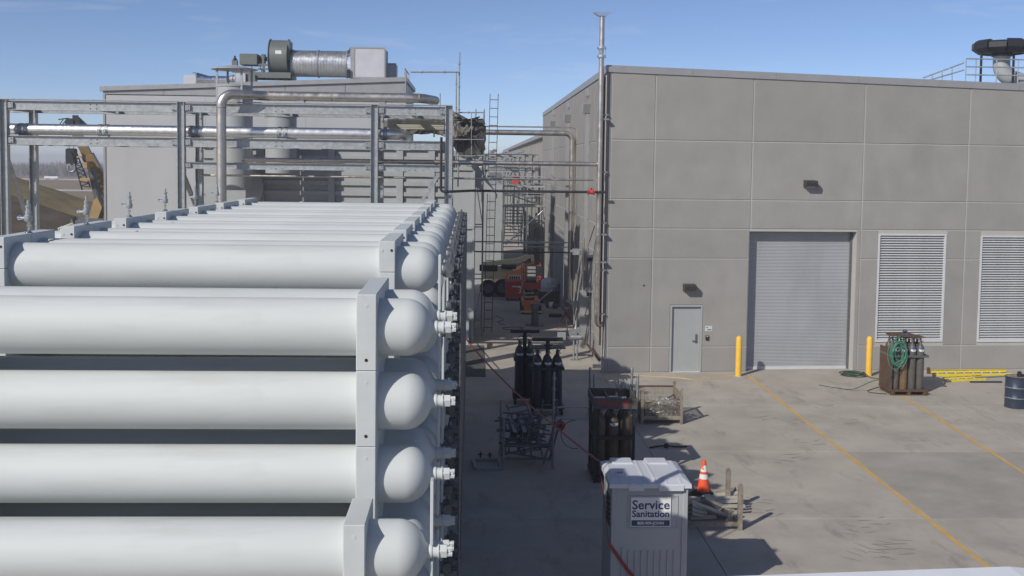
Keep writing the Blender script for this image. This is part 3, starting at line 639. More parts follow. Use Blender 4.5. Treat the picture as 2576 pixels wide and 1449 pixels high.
m_.prism([(-.12,0),(.12,0),(.27,.10),(.27,.12),(-.27,.12),(-.27,.10)], lambda u,v,w: V((sx+u,sy_+w,zt_-.06+v)), -.11, .11); m_.build('trough_hood', M['chrome'], st)
for pz in (660,590,300):
    z = AT(1509,pz,sy_).z; m_ = MB(); m_.tube((sx,sy_,z-.02),(sx,sy_,z+.02), .098, 14); m_.box(sx+.03,CB.x,sy_-.03,sy_+.25,z-.025,z+.025); m_.build('wall_bracket', M['galv_dull'], st)
for k, (dx, dy, za, zb2, r, nm, lab) in enumerate(((.13,.02,.9,9.4,.035,M['brownpipe'],'rust-brown conduit rising beside the vent stack at the corner'),(.21,-.06,.6,9.6,.016,M['blackpipe'],'thin black conduit closest to the corner of the concrete building'))):
    t = thing('conduit', lab, 'conduit', (sx+dx,sy_+.15+dy,za)); m_ = MB()
    m_.path(bend([(sx+dx,sy_+.15+dy,zb2),(sx+dx,sy_+.15+dy,za)], .1), r, 10); m_.build('pipe', nm, t)
    m_ = MB()
    for z in (1.9,3.3,4.8,6.4,8.2): m_.tube((sx+dx,sy_+.15+dy,z-.03),(sx+dx,sy_+.15+dy,z+.03), r*1.35, 10); m_.box(sx+dx,CB.x,sy_+.14+dy,sy_+.18+dy,z-.02,z+.02)
    m_.build('clip', M['galv_dull'], t)

# ================================================================== STIFFENED DUCT CASING and ducts in front of the clad building
DY = 37.6
def dpt(px, py, Y=DY): return AT(px, py, Y)
x0, x1 = dpt(508,430).x, dpt(1118,430).x; z1 = dpt(800,364).z
dc = thing('ribbed_casing', 'grey steel casing with stiffening ribs behind the pipe rack', 'duct casing', (x0,DY,0))
m_ = MB(); m_.box(x0,x1,DY+.18,DY+1.6,0,z1); m_.build('plate', M['duct_grey'], dc, smooth=False)
for py in (370,396,436,460,486,512):
    z = dpt(800,py).z; m_ = MB(); m_.box(x0,x1,DY+.09,DY+.179,z-.075,z+.075); m_.build('rib', M['duct_grey'], dc, smooth=False)
for px in (545,585,655,833,1005,1085):
    x = dpt(px,430).x; m_ = MB(); m_.box(x-.12,x+.12,DY+.05,DY+.178,0,z1+.02); m_.build('post', M['duct_grey'], dc, smooth=False)
sk2 = MB(); c0 = dpt(590,470); sk2.tube((c0.x,DY-.15,c0.z),(c0.x,DY-.03,c0.z), 1.05, 40); sk2.build('round_flange', M['duct_grey'], dc)
# round stack with a rain cap
def rstack(px0, px1, ytop, Y, zb, label, cap):
    a, b = AT(px0,ytop,Y), AT(px1,ytop,Y); r = (b.x-a.x)/2; c = V(((a.x+b.x)/2, Y, 0)); zt3 = a.z
    t = thing('round_stack', label, 'stack', c+V((0,0,zb)))
    m_ = MB(); m_.tube(c+V((0,0,zb)), c+V((0,0,zt3)), r, 36, caps=False); m_.tube(c+V((0,0,zb+.02)), c+V((0,0,zt3-.3)), r*.96, 36); m_.build('shell', M['duct_grey'], t)
    m_ = MB(); m_.lathe([(r,zt3-.05),(r+.03,zt3-.05),(r+.03,zt3),(r,zt3)], c, n=36, caps=False); m_.build('rim', M['duct_grey'], t)
    if cap:
        zc3 = AT(590,176,Y).z
        m_ = MB(); m_.lathe([(r*1.28,zc3),(r*1.28,zc3+.03),(.05,zc3+.17),(.03,zc3+.17)], c, n=36); m_.build('rain_cap', M['duct_grey'], t)
        for k in range(4):
            q = c+V((cos(k*pi/2+.6),sin(k*pi/2+.6),0))*r*1.02; m_ = MB(); m_.bar(q+V((0,0,zt3-.7)), q+V((0,0,zc3+.03)), .07, .05); m_.build('cap_leg', M['duct_grey'], t, smooth=False)
rstack(545,635,215,36.4,5.6,'round grey stack with a flat conical rain cap on four legs',True)
rstack(668,746,291,36.4,6.2,'low open round grey stack right of the capped one',False)
# square casing at the alley corner, under the tarpaulin
c0, c1 = AT(1134,430,38), AT(1187,861,38)
qc = thing('alley_casing', 'tall grey steel casing standing at the mouth of the alley', 'duct casing', (c1.x,38,0))
zz = [0,AT(1160,682,38).z,AT(1160,572,38).z,AT(1160,425,38).z]
for k in range(3):
    m_ = MB(); m_.box(-1.2,c1.x-.03,38,40.2,zz[k]+.01,zz[k+1]-.01); m_.build('casing_panel', M['duct_grey'], qc, smooth=False)
m_ = MB(); m_.box(c1.x-.029,c1.x+.05,37.95,38.1,0,zz[3]); m_.build('corner_angle', M['duct_grey'], qc, smooth=False)
for z in zz[1:]:
    m_ = MB(); m_.box(-1.2,c1.x+.04,37.93,37.999,z-.05,z+.05); m_.build('seam_flange', M['duct_grey'], qc, smooth=False)
m_ = MB(); p = AT(1172,861,37.7); m_.box(p.x-.3,p.x+.1,37.6,37.92,0,.95); m_.build('pier', M['duct_grey'], qc, smooth=False)
m_ = MB(); pa, pb = AT(1165,416,38.6), AT(1188,416,38.6)
m_.prism([(-1.2,zz[3]+.05),(c1.x+.9,zz[3]-1.1),(c1.x+.9,zz[3]-.95),(c1.x+.02,zz[3]+.35),(-1.2,zz[3]+.9)], lambda u,v,w: V((u,w,v)), 38.3, 39.8); m_.build('sloping_hopper', M['duct_grey'], qc, smooth=False)

# ================================================================== TARPAULINS round the duct
def tarp(name, label, pts, rad, seed, n=22, m=M['tarp']):
    rnd = random.Random(seed); b = MB(); k = len(pts); rings = []
    for i in range(k*4):
        f = i/(k*4-1)*(k-1); j = min(int(f), k-2); p = V(pts[j]).lerp(V(pts[j+1]), f-j); r = rad[j]+(rad[j+1]-rad[j])*(f-j)
        rings.append((p, r*rnd.uniform(.88,1.08)))
    ph = [rnd.uniform(0,6) for _ in range(4)]
    ax = (V(pts[-1])-V(pts[0])).normalized(); a = ax.orthogonal().normalized(); c = ax.cross(a); vs = []
    for i, (p, r) in enumerate(rings):
        for q in range(n):
            an = 2*pi*q/n; rr = r*(1+.10*sin(3*an+ph[0]+i*.3)+.06*sin(7*an+ph[1]-i*.7)+rnd.uniform(-.04,.04))
            vs.append(p+(a*cos(an)+c*sin(an))*rr)
    fs = [(i*n+q,i*n+(q+1)%n,(i+1)*n+(q+1)%n,(i+1)*n+q) for i in range(len(rings)-1) for q in range(n)]
    fs += [tuple(range(n-1,-1,-1)), tuple((len(rings)-1)*n+q for q in range(n))]
    b.add(vs, fs); o = b.build(name, m, loc=pts[0], ang=25); tag(o, label, 'tarpaulin'); return o
TZ = lambda x, y: ((1440+x/4.528)*.670833, (360+y/4.528)*.670833)
def sheet(name, parent, poly, Y0, Y1, m, wob=.0, seed=1):
    # an upright draped sheet or wrapped mass: outline subdivided, edges ragged, front face crumpled
    rnd = random.Random(seed); pts = []
    P = [AT(*TZ(*q), Y0) for q in poly]; n = len(P)
    for i in range(n):
        for k in range(4): q = P[i].lerp(P[(i+1) % n], k/4); pts.append(V((q.x+rnd.uniform(-wob,wob),Y0,q.z+rnd.uniform(-wob,wob))))
    c = sum(pts, V((0,0,0)))/len(pts); rings = [pts]
    for f in (.7,.4,.15): rings.append([V((c.x+(q.x-c.x)*f,Y0-.16*(1-f)+rnd.uniform(-.09,.09),c.z+(q.z-c.z)*f)) for q in pts])
    m_len = len(pts); back = [V((q.x,Y1,q.z)) for q in pts]; b = MB(); vs = back+[q for r in rings for q in r]+[V((c.x,Y0-.16,c.z))]; fs = [tuple(range(m_len))]
    for r in range(4): fs += [(r*m_len+i,r*m_len+(i+1)%m_len,(r+1)*m_len+(i+1)%m_len,(r+1)*m_len+i) for i in range(m_len)]
    fs += [(4*m_len+i,4*m_len+(i+1)%m_len,5*m_len) for i in range(m_len)]
    b.add(vs, fs); return b.build(name, m, parent, ang=28)
wd_ = thing('wrapped_duct', 'big duct end wrapped in dark tarpaulin and brown canvas at the alley mouth', 'duct', AT(*TZ(1440,1080),36.6))
sheet('dark_wrap', wd_, [(1140,300),(1330,450),(1560,430),(1700,480),(1735,560),(1715,900),(1600,1090),(1290,1050),(1140,800)], 36.4, 37.8, M['tarp'], .03, 3)
sheet('canvas_sheet', wd_, [(1140,470),(1260,500),(1450,545),(1450,720),(1380,745),(1250,800),(1140,830)], 36.12, 36.3, M['canvas'], .03, 4)
sheet('torn_flap', wd_, [(1170,265),(1240,300),(1320,440),(1500,400),(1640,350),(1560,430),(1690,385),(1725,470),(1300,480),(1160,420)], 36.3, 36.36, M['tarp'], .02, 5)
wd2 = thing('canvas_cover', 'brown canvas hung over the duct inside the end bay of the rack', 'canvas', AT(*TZ(700,660),34.6))
sheet('canvas_sheet', wd2, [(370,390),(560,390),(700,380),(1040,400),(1040,690),(860,650),(620,640),(420,660)], 34.4, 34.5, M['canvas'], .03, 6)
sheet('dark_wrap', wd2, [(0,400),(250,380),(330,470),(300,640),(120,680),(0,650)], 34.2, 34.6, M['tarp'], .03, 7)

# scaffold plank deck over the rack end
dk = thing('scaffold_deck', 'small plank deck with guard tubes above the right end of the rack', 'scaffold', AT(1040,300,33.5))
for k in range(6):
    p = AT(975+0*k,283,31.4+k*.32); q = AT(1118,283,31.4+k*.32); p.z = q.z = zt-.25-.04*k
    m_ = MB(); m_.bar(p, q, .2, .04); m_.build('plank', M['plank'], dk, smooth=False)
for py in (296,312,325):
    m_ = MB(); m_.tube(AT(985,py,33.4), AT(1122,py+2,33.4), .024, 8); m_.build('tube', M['galv'], dk)
for px in (1024,1092,1118):
    m_ = MB(); m_.tube(AT(px,272,33.45), AT(px,345,33.45), .024, 8); m_.build('tube', M['galv'], dk)

# ================================================================== ROOF PLANT on the clad building
RY = 45.0
def R_(px, py, Y=RY): return AT(px, py, Y)
c = R_(705,146); rad = (R_(705,190).z-R_(705,101).z)/-2
fan = thing('exhaust_fan', 'large olive-grey centrifugal fan on the roof with its inlet duct', 'fan', R_(705,195))
xa, xb = R_(683,146).x, R_(727,146).x
m_ = MB(); m_.tube((xa,RY,c.z),(xb,RY,c.z), rad, 40); m_.box(xa,xb,RY-.3,RY+rad,c.z-rad,c.z); m_.build('scroll_housing', M['fan'], fan)
for x in (xa-.03, xb):
    m_ = MB(); m_.tube((x,RY,c.z),(x+.03,RY,c.z), rad+.05, 40); m_.build('side_plate', M['fan'], fan)
m_ = MB(); m_.box(xb+.03,xb+.12,RY-.6,RY+.2,c.z-rad*.2,c.z+rad*.9); m_.build('inlet_box', M['fan'], fan, smooth=False)
lb1 = MB(); p = R_(700,131,RY-rad-.01); lb1.box(p.x-.13,p.x+.13,RY-rad*.99,RY-rad*.94,p.z-.07,p.z+.07); lb1.build('name_plate', M['label'], fan, smooth=False)
mo0, mo1 = R_(610,165), R_(655,139)
m_ = MB(); m_.cbox(mo0.x,mo1.x,RY-.6,RY+.3,mo0.z,mo1.z,.03); m_.build('motor_guard', M['fan'], fan, smooth=False)
m_ = MB(); m_.tube((mo1.x-.1,RY,c.z-.05),(xa,RY,c.z-.05), .09, 12); m_.tube((mo1.x+.05,RY,c.z-.05),(mo1.x+.22,RY,c.z-.05), .2, 16); m_.build('shaft', M['steel_dark'], fan)
b0, b1 = R_(603,198), R_(738,186)
m_ = MB(); m_.box(b0.x,b1.x,RY-.7,RY-.6,b0.z,b1.z); m_.box(b0.x,b1.x,RY+.5,RY+.6,b0.z,b1.z)
for f in (0,.35,.7,1): x = b0.x+(b1.x-b0.x)*f; m_.box(x-.05,x+.05,RY-.6,RY+.5,b0.z,b1.z-.02)
m_.build('base_frame', M['fan'], fan, smooth=False)
m_ = MB()
for dz in (.12,.3): m_.box(mo1.x,xa,RY-.55,RY-.48,c.z-rad*.35-dz,c.z-rad*.35-dz+.07)
m_.bar((mo1.x+.25,RY-.5,b1.z),(mo1.x+.2,RY-.5,c.z+.1), .1, .08); m_.build('bearing_frame', M['fan'], fan, smooth=False)
# spiral duct
cz = R_(805,161).z; rd = abs(R_(805,194).z-R_(805,128).z)/2; xd0, xd1 = R_(738,160).x, R_(874,160).x
dt = thing('spiral_duct', 'round spiral-seamed duct between the roof fan and the filter box', 'duct', R_(738,194))
m_ = MB(); m_.lathe([(rd*.72,xb+.13),(rd*.72,xb+.22),(rd*.6,xb+.26),(rd*.86,xd0),(rd,xd0+.05)], (0,RY,cz), (1,0,0), 32); m_.build('inlet_cone', M['chrome'], dt)
m_ = MB(); pr = []
x = xd0
while x < xd1: pr += [(rd,x),(rd,x+.085),(rd+.012,x+.092),(rd+.012,x+.108),(rd,x+.115)]; x += .125
m_.lathe([(r_,x_) for r_,x_ in pr], (0,RY,cz), (1,0,0), 40); m_.build('shell', M['spiral'], dt)
for f in (0,.47,1):
    x = xd0+(xd1-xd0)*f; m_ = MB(); m_.tube((x-.03,RY,cz),(x+.03,RY,cz), rd+.035, 40); m_.build('ring', M['galv_dull'], dt)
fb0, fb1 = R_(893,199), R_(971,124); hz = (fb1.z-fb0.z)/2; fcz = (fb1.z+fb0.z)/2
m_ = MB(); n = 32; vs = []
for j in range(n):
    a = 2*pi*j/n+pi/4; vs.append(V((xd1,RY+rd*cos(a),cz+rd*sin(a))))
for j in range(n):
    a = 2*pi*j/n+pi/4; k = 1/max(abs(cos(a)),abs(sin(a))); vs.append(V((R_(886,160).x,RY+hz*k*cos(a),fcz+hz*k*sin(a))))
m_.add(vs, [(j,(j+1)%n,n+(j+1)%n,n+j) for j in range(n)]); m_.build('transition', M['chrome'], dt, smooth=False)
fx = thing('filter_box', 'large square filter box with wire mesh panels on the roof', 'filter box', V((fb0.x,RY,fb0.z)))
m_ = MB(); m_.box(R_(886,160).x,fb0.x,RY-hz-.02,RY+hz,fb0.z,fb1.z); m_.build('flange_panel', M['coping'], fx, smooth=False)
m_ = MB(); m_.box(fb0.x+.01,fb1.x,RY-hz,RY+hz,fb0.z+.03,fb1.z-.03); m_.build('mesh_panel', M['filter'], fx, smooth=False)
fm = MB()
for x in (fb0.x+.03,fb1.x): 
    for yy in (RY-hz+.015,RY+hz-.015): fm = MB(); fm.box(x-.03,x+.03,yy-.035,yy+.035,fb0.z,fb1.z); fm.build('frame_bar', M['coping'], fx, smooth=False)
for z in (fb0.z+.02,fb1.z-.02): fm = MB(); fm.box(fb0.x+.06,fb1.x-.03,RY-hz-.019,RY-hz+.05,z-.03,z+.03); fm.build('frame_bar', M['coping'], fx, smooth=False)
m_ = MB(); q = R_(877,185,RY-hz-.1); m_.cbox(q.x-.06,q.x+.06,RY-hz-.15,RY-hz-.03,q.z-.18,q.z+.18,.01); m_.build('switch_box', M['dark'], fx, smooth=False)
s0, s1 = R_(973,200,46.2), R_(997,162,46.2); s2 = thing('small_filter_box', 'smaller pale filter box behind the large one on the roof', 'filter box', s0)
m_ = MB(); m_.box(s0.x,s1.x,45.9,47,s0.z-.3,s1.z); m_.build('mesh_panel', M['filter'], s2, smooth=False)
m_ = MB(); m_.box(s1.x-.04,s1.x+.02,45.86,45.92,s0.z-.3,s1.z+.02); m_.box(s0.x,s1.x-.041,45.86,45.92,s1.z-.04,s1.z+.02); m_.build('frame', M['coping'], s2, smooth=False)
s0, s1 = R_(462,211,44), R_(492,189,44); s3 = thing('intake_box', 'small pale intake box with a shiny tapered duct at the low roof end', 'intake', s0)
m_ = MB(); m_.box(s0.x,s1.x,44,44.6,s0.z-.2,s1.z); m_.build('mesh_panel', M['filter'], s3, smooth=False)
q0, q1 = R_(495,200,44.3), R_(578,200,44.3); m_ = MB(); m_.lathe([(.3,0),(.16,.5),(.16,q1.x-q0.x)], q0, (1,0,0), 20); m_.build('duct', M['chrome'], s3)
m_ = MB(); m_.tube(R_(494,212,44),R_(494,183,44), .02, 6); m_.tube(R_(484,183,44),R_(497,183,44), .02, 6); m_.build('conduit', M['galv_dull'], s3)
# blower at the end of that duct, and a lifting-eye vent
q = R_(596,200,44.3); s4 = thing('small_blower', 'small bright blower with banded inlet left of the big fan', 'blower', q)
m_ = MB(); m_.tube(q-V((.28,0,0)), q+V((.0,0,0)), .17, 20); m_.tube(q-V((.2,0,0)), q-V((.14,0,0)), .2, 20); m_.tube(q-V((.08,0,0)), q-V((.03,0,0)), .2, 20); m_.build('inlet', M['galv_dull'], s4)
m_ = MB(); m_.box(q.x+.01,q.x+.42,q.y-.3,q.y+.3,q.z-.22,q.z+.24); m_.build('casing', M['spiral'], s4, smooth=False)
m_ = MB(); m_.box(q.x+.43,q.x+.8,q.y-.2,q.y+.3,q.z-.2,q.z+.2); m_.build('motor', M['fan'], s4, smooth=False)
q = R_(591,164,44.6); s5 = thing('roof_vent', 'little pointed dark vent above the rain cap', 'vent', q)
m_ = MB(); m_.box(q.x-.11,q.x+.11,44.5,44.7,q.z-.3,q.z+.2); m_.build('body', M['fan'], s5, smooth=False)
m_ = MB(); m_.lathe([(.12,.2),(.03,.34),(.05,.36),(.0,.42)], q, n=8); m_.build('finial', M['dark'], s5)
# conduits hanging on the fan frame
for k, (pa, pb, lab) in enumerate(((R_(655,168,RY-.65),R_(672,199,RY-.7),'black cable looping down from the fan motor'),(R_(634,165,RY-.65),R_(628,199,RY-.7),'black cable dropping straight below the fan motor box'))):
    m_ = MB(); m_.path(sag(pa, pb, .12, 10), .02, 6); tag(m_.build('cable', M['dark'], loc=pb), lab, 'cable')
# ================================================================== YARD
def zoomer(x0, y0, s): return lambda x, y: ((x0+x/s)*.670833, (y0+y/s)*.670833)
R3 = zoomer(2240,1680,3.018); R2 = zoomer(2150,1350,2.898); R1 = zoomer(1700,1200,2.4155); R4 = zoomer(3100,1200,3.481); R5 = zoomer(1750,900,3.622); R0 = zoomer(2700,1200,1.5096); RA = zoomer(2050,800,2.3367)

# yellow bollards
for px, py, lab in ((1857,948,'yellow bollard between the man door and the roll-up door'),(2185,948,'yellow bollard between the roll-up door and the first louvre')):
    o = G(px, py-2); t = thing('bollard', lab, 'bollard', o, 'yellow bollards by the roll-up door')
    m_ = MB(); m_.lathe([(.095,0),(.095,1.19),(.088,1.225),(.066,1.262),(.035,1.283),(.0,1.29)], o, n=24); m_.build('sleeve', M['yellow'], t)
    m_ = MB(); m_.lathe([(.115,0),(.105,.012),(.096,.016)], o, n=24); m_.build('collar', M['joint'], t)
# wall lights
for (u, z, lab) in ((6.63,6.12,'dark bronze wall light above the roll-up door'),(2.72,2.76,'dark bronze wall light above the man door')):
    t = thing('wall_light', lab, 'wall light', F(u,z,0), 'wall lights on the concrete front')
    m_ = MB(); m_.prism([(0,-.12),(.02,-.12),(.24,-.10),(.27,.04),(.25,.09),(0,.11)], lambda a,b,c: F(c,z+b,a), u-.19, u+.19); m_.build('housing', M['bronze'], t, smooth=False)
    m_ = MB(); m_.prism([(.04,-.126),(.23,-.108),(.23,-.104),(.04,-.121)], lambda a,b,c: F(c,z+b,a), u-.16, u+.16); m_.build('lens', M['label'], t, smooth=False)
# door sign and keypad
t = thing('door_sign', 'small grey sign plate beside the man door', 'sign', F(3.42,1.42,0))
m_ = MB(); m_.prism([(3.30,1.33),(3.53,1.33),(3.53,1.5),(3.30,1.5)], F, .001, .008); m_.build('plate', M['alum'], t, smooth=False)
m_ = MB(); m_.prism([(3.33,1.44),(3.40,1.44),(3.40,1.46),(3.33,1.46)], F, .009, .0095); m_.prism([(3.37,1.36),(3.50,1.36),(3.50,1.39),(3.37,1.39)], F, .009, .0095); m_.build('small_print', M['navy'], t, smooth=False)
t = thing('card_reader', 'small black card reader below the door sign', 'card reader', F(3.37,1.12,0))
m_ = MB(); m_.prism([(3.32,1.04),(3.42,1.04),(3.42,1.19),(3.32,1.19)], F, .001, .04); m_.build('case', M['dark'], t, smooth=False)
m_ = MB(); m_.prism([(3.345,1.15),(3.395,1.15),(3.395,1.175),(3.345,1.175)], F, .041, .043); m_.build('window', M['alum'], t, smooth=False)
# conduit box at the corner foot
o = G(1500,926); m_ = MB(); m_.box(o.x-.12,o.x+.12,o.y-.05,o.y+.05,0,.12); t = m_.build('floor_box', M['steel_dark'], loc=o, smooth=False); tag(t, 'small dark junction box on the ground at the concrete corner', 'junction box')

# ------------------------------------------------------------------ gas cylinders
def cyl_prof(h, r): return [(r*.93,0),(r,.02),(r,h*.80),(r*.97,h*.84),(r*.86,h*.885),(r*.66,h*.92),(r*.40,h*.945),(r*.32,h*.955),(r*.32,h*.985)]
def cylinder(parent, o, h, r, m, lab=True, blue=False, faced=(0,-1)):
    b = MB(); b.lathe(cyl_prof(h, r), o, n=18); c = b.build('cylinder', m, parent)
    b = MB(); b.lathe([(r*.22,h*.985),(r*.30,h*.99),(r*.30,h*1.02),(r*.16,h*1.03),(r*.16,h*1.05),(r*.3,h*1.055),(r*.3,h*1.07)], o, n=8); b.tube(V(o)+V((0,0,h*1.01)), V(o)+V((r*.6,-r*.2,h*1.01)), r*.13, 6); b.build('valve', M['steel_dark'], c)
    if lab:
        b = MB(); zs = [h*.845,h*.865,h*.885,h*.87]; n = 8; vs = []; a0 = atan2(faced[1],faced[0])
        for i in range(n+1):
            a = a0-.75+1.5*i/n; sag_ = .018*((i/n-.5)*2)**2
            for zz_ in (h*.795+sag_, h*.838+sag_*.6): vs.append(V(o)+V((cos(a)*(r+.0025),sin(a)*(r+.0025),zz_)))
        b.add(vs, [(2*i,2*i+2,2*i+3,2*i+1) for i in range(n)]); b.build('label', M['label'], c, smooth=False)
        b = MB(); p = V(o)+V((cos(a0)*(r+.004),sin(a0)*(r+.004),h*.817)); b.obox(p, V((-sin(a0),cos(a0),0))*.013, V((cos(a0),sin(a0),0))*.001, V((0,0,.012))); b.build('hazard_mark', M['dark'], c, smooth=False)
    if blue:
        b = MB(); n = 6; vs = []; a0 = atan2(faced[1],faced[0])
        for i in range(n+1):
            a = a0-.4+.9*i/n
            vs.append(V(o)+V((cos(a)*(r*.985),sin(a)*(r*.985),h*.853))); vs.append(V(o)+V((cos(a)*(r*.86),sin(a)*(r*.86),h*.895)))
        b.add(vs, [(2*i,2*i+2,2*i+3,2*i+1) for i in range(n)]); b.build('shoulder_label', M['blue_label'], c, smooth=False)
    return c
def ringband(parent, x0, x1, y0, y1, z, h, m, name='strap_frame', t=.035):
    b = MB(); b.box(x0-t,x1+t,y0-t,y0,z,z+h); b.box(x0-t,x1+t,y1,y1+t,z,z+h); b.box(x0-t,x0,y0,y1,z+.002,z+h-.002); b.box(x1,x1+t,y0,y1,z+.002,z+h-.002); b.build(name, m, parent, smooth=False)
# --- pallet of cylinders beside the roll-up door
a = G(2243,995); b_ = G(2325,993); w_ = .245; nx, ny = 4, 3
x0, y0 = a.x, a.y; W = nx*w_+.06; D = ny*w_+.16
pk = thing('cylinder_pallet', 'rusty pallet of brown gas cylinders with a green hose, by the louvre', 'cylinder pack', (x0+W/2,y0,0))
m_ = MB(); m_.box(x0-.04,x0+W+.04,y0,y0+D,.11,.17)
for f in (0,.5,1): xx = x0+f*(W-.1); m_.box(xx,xx+.1,y0+.004,y0+D-.004,0,.11)
m_.box(x0-.03,x0+W+.03,y0+.002,y0+.06,.0,.022); m_.build('pallet_base', M['rust'], pk, smooth=False)
mats = [M['cyl_grey'],M['cyl_tan'],M['cyl_grey'],M['cyl_grey']]
for j in range(ny):
    for i in range(nx): cylinder(pk, V((x0+.03+w_*(i+.5),y0+.06+w_*(j+.5),.17)), 1.40, .115, mats[i] if j == 0 else M['cyl_brown'], j == 0, j == 0)
m_ = MB(); m_.box(x0-.03,x0+.0,y0,y0+D,.17,1.35); m_.build('side_plate', M['rust'], pk, smooth=False)
ringband(pk, x0+.0,x0+W,y0+.05,y0+D-.05,1.12,.07,M['steel_dark'])
cxp, cyp = x0+W/2, y0+D/2
m_ = MB(); m_.box(cxp-.04,cxp+.04,cyp-.04,cyp+.04,.17,1.78); m_.box(cxp-.12,cxp+.12,cyp-.05,cyp+.05,1.70,1.78); m_.tube((cxp-.06,cyp,1.84),(cxp+.06,cyp,1.84), .05, 10); m_.build('lifting_post', M['steel_dark'], pk)
m_ = MB(); m_.prism([(x0-.0,y0+.25),(x0+W*.9,y0+.05),(x0+W,y0+.2),(x0+W*.8,y0+D+.05),(x0+.08,y0+D)], lambda u,v,w: V((u,v,w-.02*(u-cxp))), 1.70, 1.715); m_.build('roof_plate', M['rust'], pk, smooth=False)
m_ = MB()
for i in range(nx):
    q = V((x0+.03+w_*(i+.5),y0+.06+w_*.5,1.60)); m_.path(bend([q,q+V((0,.05,.06)),V((cxp,cyp-.05,1.66))], .05), .012, 6)
m_.build('pigtail_pipes', M['steel_dark'], pk)
# green hose hung on the pallet, and its tail to the coil by the door
rnd = random.Random(11); pts = []; hc = V((x0+.14, y0-.0, 1.24))
for k in range(150):
    t_ = k/149*2*pi*8.3; rr = .25+.06*sin(t_*.37+1)+.03*sin(t_*.91); el = 1.30+.2*sin(t_*.23)
    pts.append(hc+V((rr*cos(t_)*.78+.08*sin(t_*.13)-.02, -.04-.05*abs(sin(t_*.31))-.02*(k%7)/7, rr*el*sin(t_)+.05*sin(t_*.21))))
hp = thing('hung_hose', 'tangle of green hose hanging on the cylinder pallet', 'hose', V((hc.x,hc.y,.8)))
m_ = MB(); m_.path(pts, .013, 6); m_.build('loops', M['hose_green'], hp)
tail = [hc+V((-.18,-.1,-.42)),hc+V((-.30,-.06,-.7)),V((x0-.45,y0+.35,.35)),V((x0-.9,y0+.6,.06)),V((x0-1.25,y0+.9,.014)),V((x0-1.7,y0+1.35,.014))]
def smooth_pts(p, n=8):
    p = [V(q) for q in p]; out = []
    for i in range(len(p)-1):
        a0, a1, a2, a3 = p[max(i-1,0)], p[i], p[i+1], p[min(i+2,len(p)-1)]
        for k in range(n):
            t = k/n; out.append(.5*((2*a1)+(a2-a0)*t+(2*a0-5*a1+4*a2-a3)*t*t+(3*a1-a0-3*a2+a3)*t**3))
    return out+[p[-1]]
m_ = MB(); m_.path(smooth_pts(tail), .012, 6); m_.build('tail', M['hose_dark'], hp)
o = G(2146,945); pts = []
for k in range(120):
    t_ = k/119*2*pi*6; rr = .30+.05*sin(t_*.41)+.03*sin(t_*1.3); pts.append(o+V((rr*cos(t_)*1.15+.05*sin(t_*.17), rr*sin(t_)*.9, .015+.10*k/119+.02*sin(t_*.7))))
pts += smooth_pts([pts[-1], o+V((.4,-.5,.05)), o+V((.9,-1.0,.014)), V((x0-.5,y0+.55,.014)), V((x0-.1,y0+.12,.02))])
m_ = MB(); m_.path(pts, .013, 6); tag(m_.build('coiled_hose', M['hose_dark'], loc=o), 'dark green hose coiled on the ground by the roll-up door', 'hose')
# steel drum at the right edge
o = G(2554,1024); t = thing('steel_drum', 'navy steel drum with a rusty top at the right edge of the yard', 'drum', o)
m_ = MB(); pr = [(.285,0),(.295,.01),(.295,.02),(.285,.03)]
for z in (.29,.58): pr += [(.285,z-.03),(.297,z-.012),(.297,z+.012),(.285,z+.03)]
pr += [(.285,.85),(.295,.86),(.295,.875),(.28,.88),(.275,.865)]
m_.lathe(pr, o, n=36); m_.build('shell', M['drum'], t)
m_ = MB(); m_.tube(o+V((0,0,.862)), o+V((0,0,.868)), .275, 30); m_.build('lid', M['rustbeam'], t)
m_ = MB(); m_.lathe([(.07,.868),(.07,.95),(.05,.97),(.06,1.0),(.02,1.02)], o+V((.07,-.02,0)), n=10); m_.box(o.x+.13,o.x+.25,o.y-.05,o.y+.05,.868,.93); m_.build('pump_head', M['dark'], t)
m_ = MB()
for z in (.29,.58): m_.lathe([(.2975,z-.012),(.2985,z),(.2975,z+.012)], o, n=36, caps=False)
m_.build('rolling_hoops', M['galv_dull'], t)
# yellow ladder lying by the wall
def ladder(label, p, q, width, m, rail=(.03,.08), pitch=.305, group=None, name='ladder', side=None, rung=.016):
    p, q = V(p), V(q); d = (q-p).normalized(); s = side.normalized() if side else d.cross(V((0,0,1))).normalized(); L = (q-p).length
    t = thing(name, label, 'ladder', p, group); up = s.cross(d)
    for e in (-1,1):
        m_ = MB(); m_.channel(p+s*e*width/2, q+s*e*width/2, rail[1], rail[0], .006, up=up, side=-e); m_.build('rail', m, t, smooth=False)
    n = int(L/pitch)
    for k in range(n):
        c = p+d*(pitch*(k+.6)); m_ = MB(); m_.tube(c-s*(width/2-.004), c+s*(width/2-.004), rung, 8); m_.build('rung', M['alum'] if m is M['ladder_yellow'] else m, t)
    return t
pa, pb = G(2349,945), G(2553,947)
la = ladder('yellow fibreglass ladder lying along the foot of the concrete wall', V((pa.x,pa.y+.12,.05)), V((pb.x,pb.y+.38,.05)), .42, M['ladder_yellow'], (.03,.09), side=V((0.06,.98,.15)))
m_ = MB()
for e in (-.2,.2): m_.box(pa.x-.07,pa.x-.0,pa.y+.12+e-.05,pa.y+.12+e+.05,0,.1+.1*(e>0))
m_.build('foot', M['rust'], la, smooth=False)
pa, pb = G(2372,956), G(2470,951)
ladder('shorter yellow ladder section lying in front of the long one', V((pa.x,pa.y-.12,.04)), V((pb.x,pb.y-.12,.04)), .36, M['ladder_yellow'], (.03,.08), side=V((.03,.99,.1)))
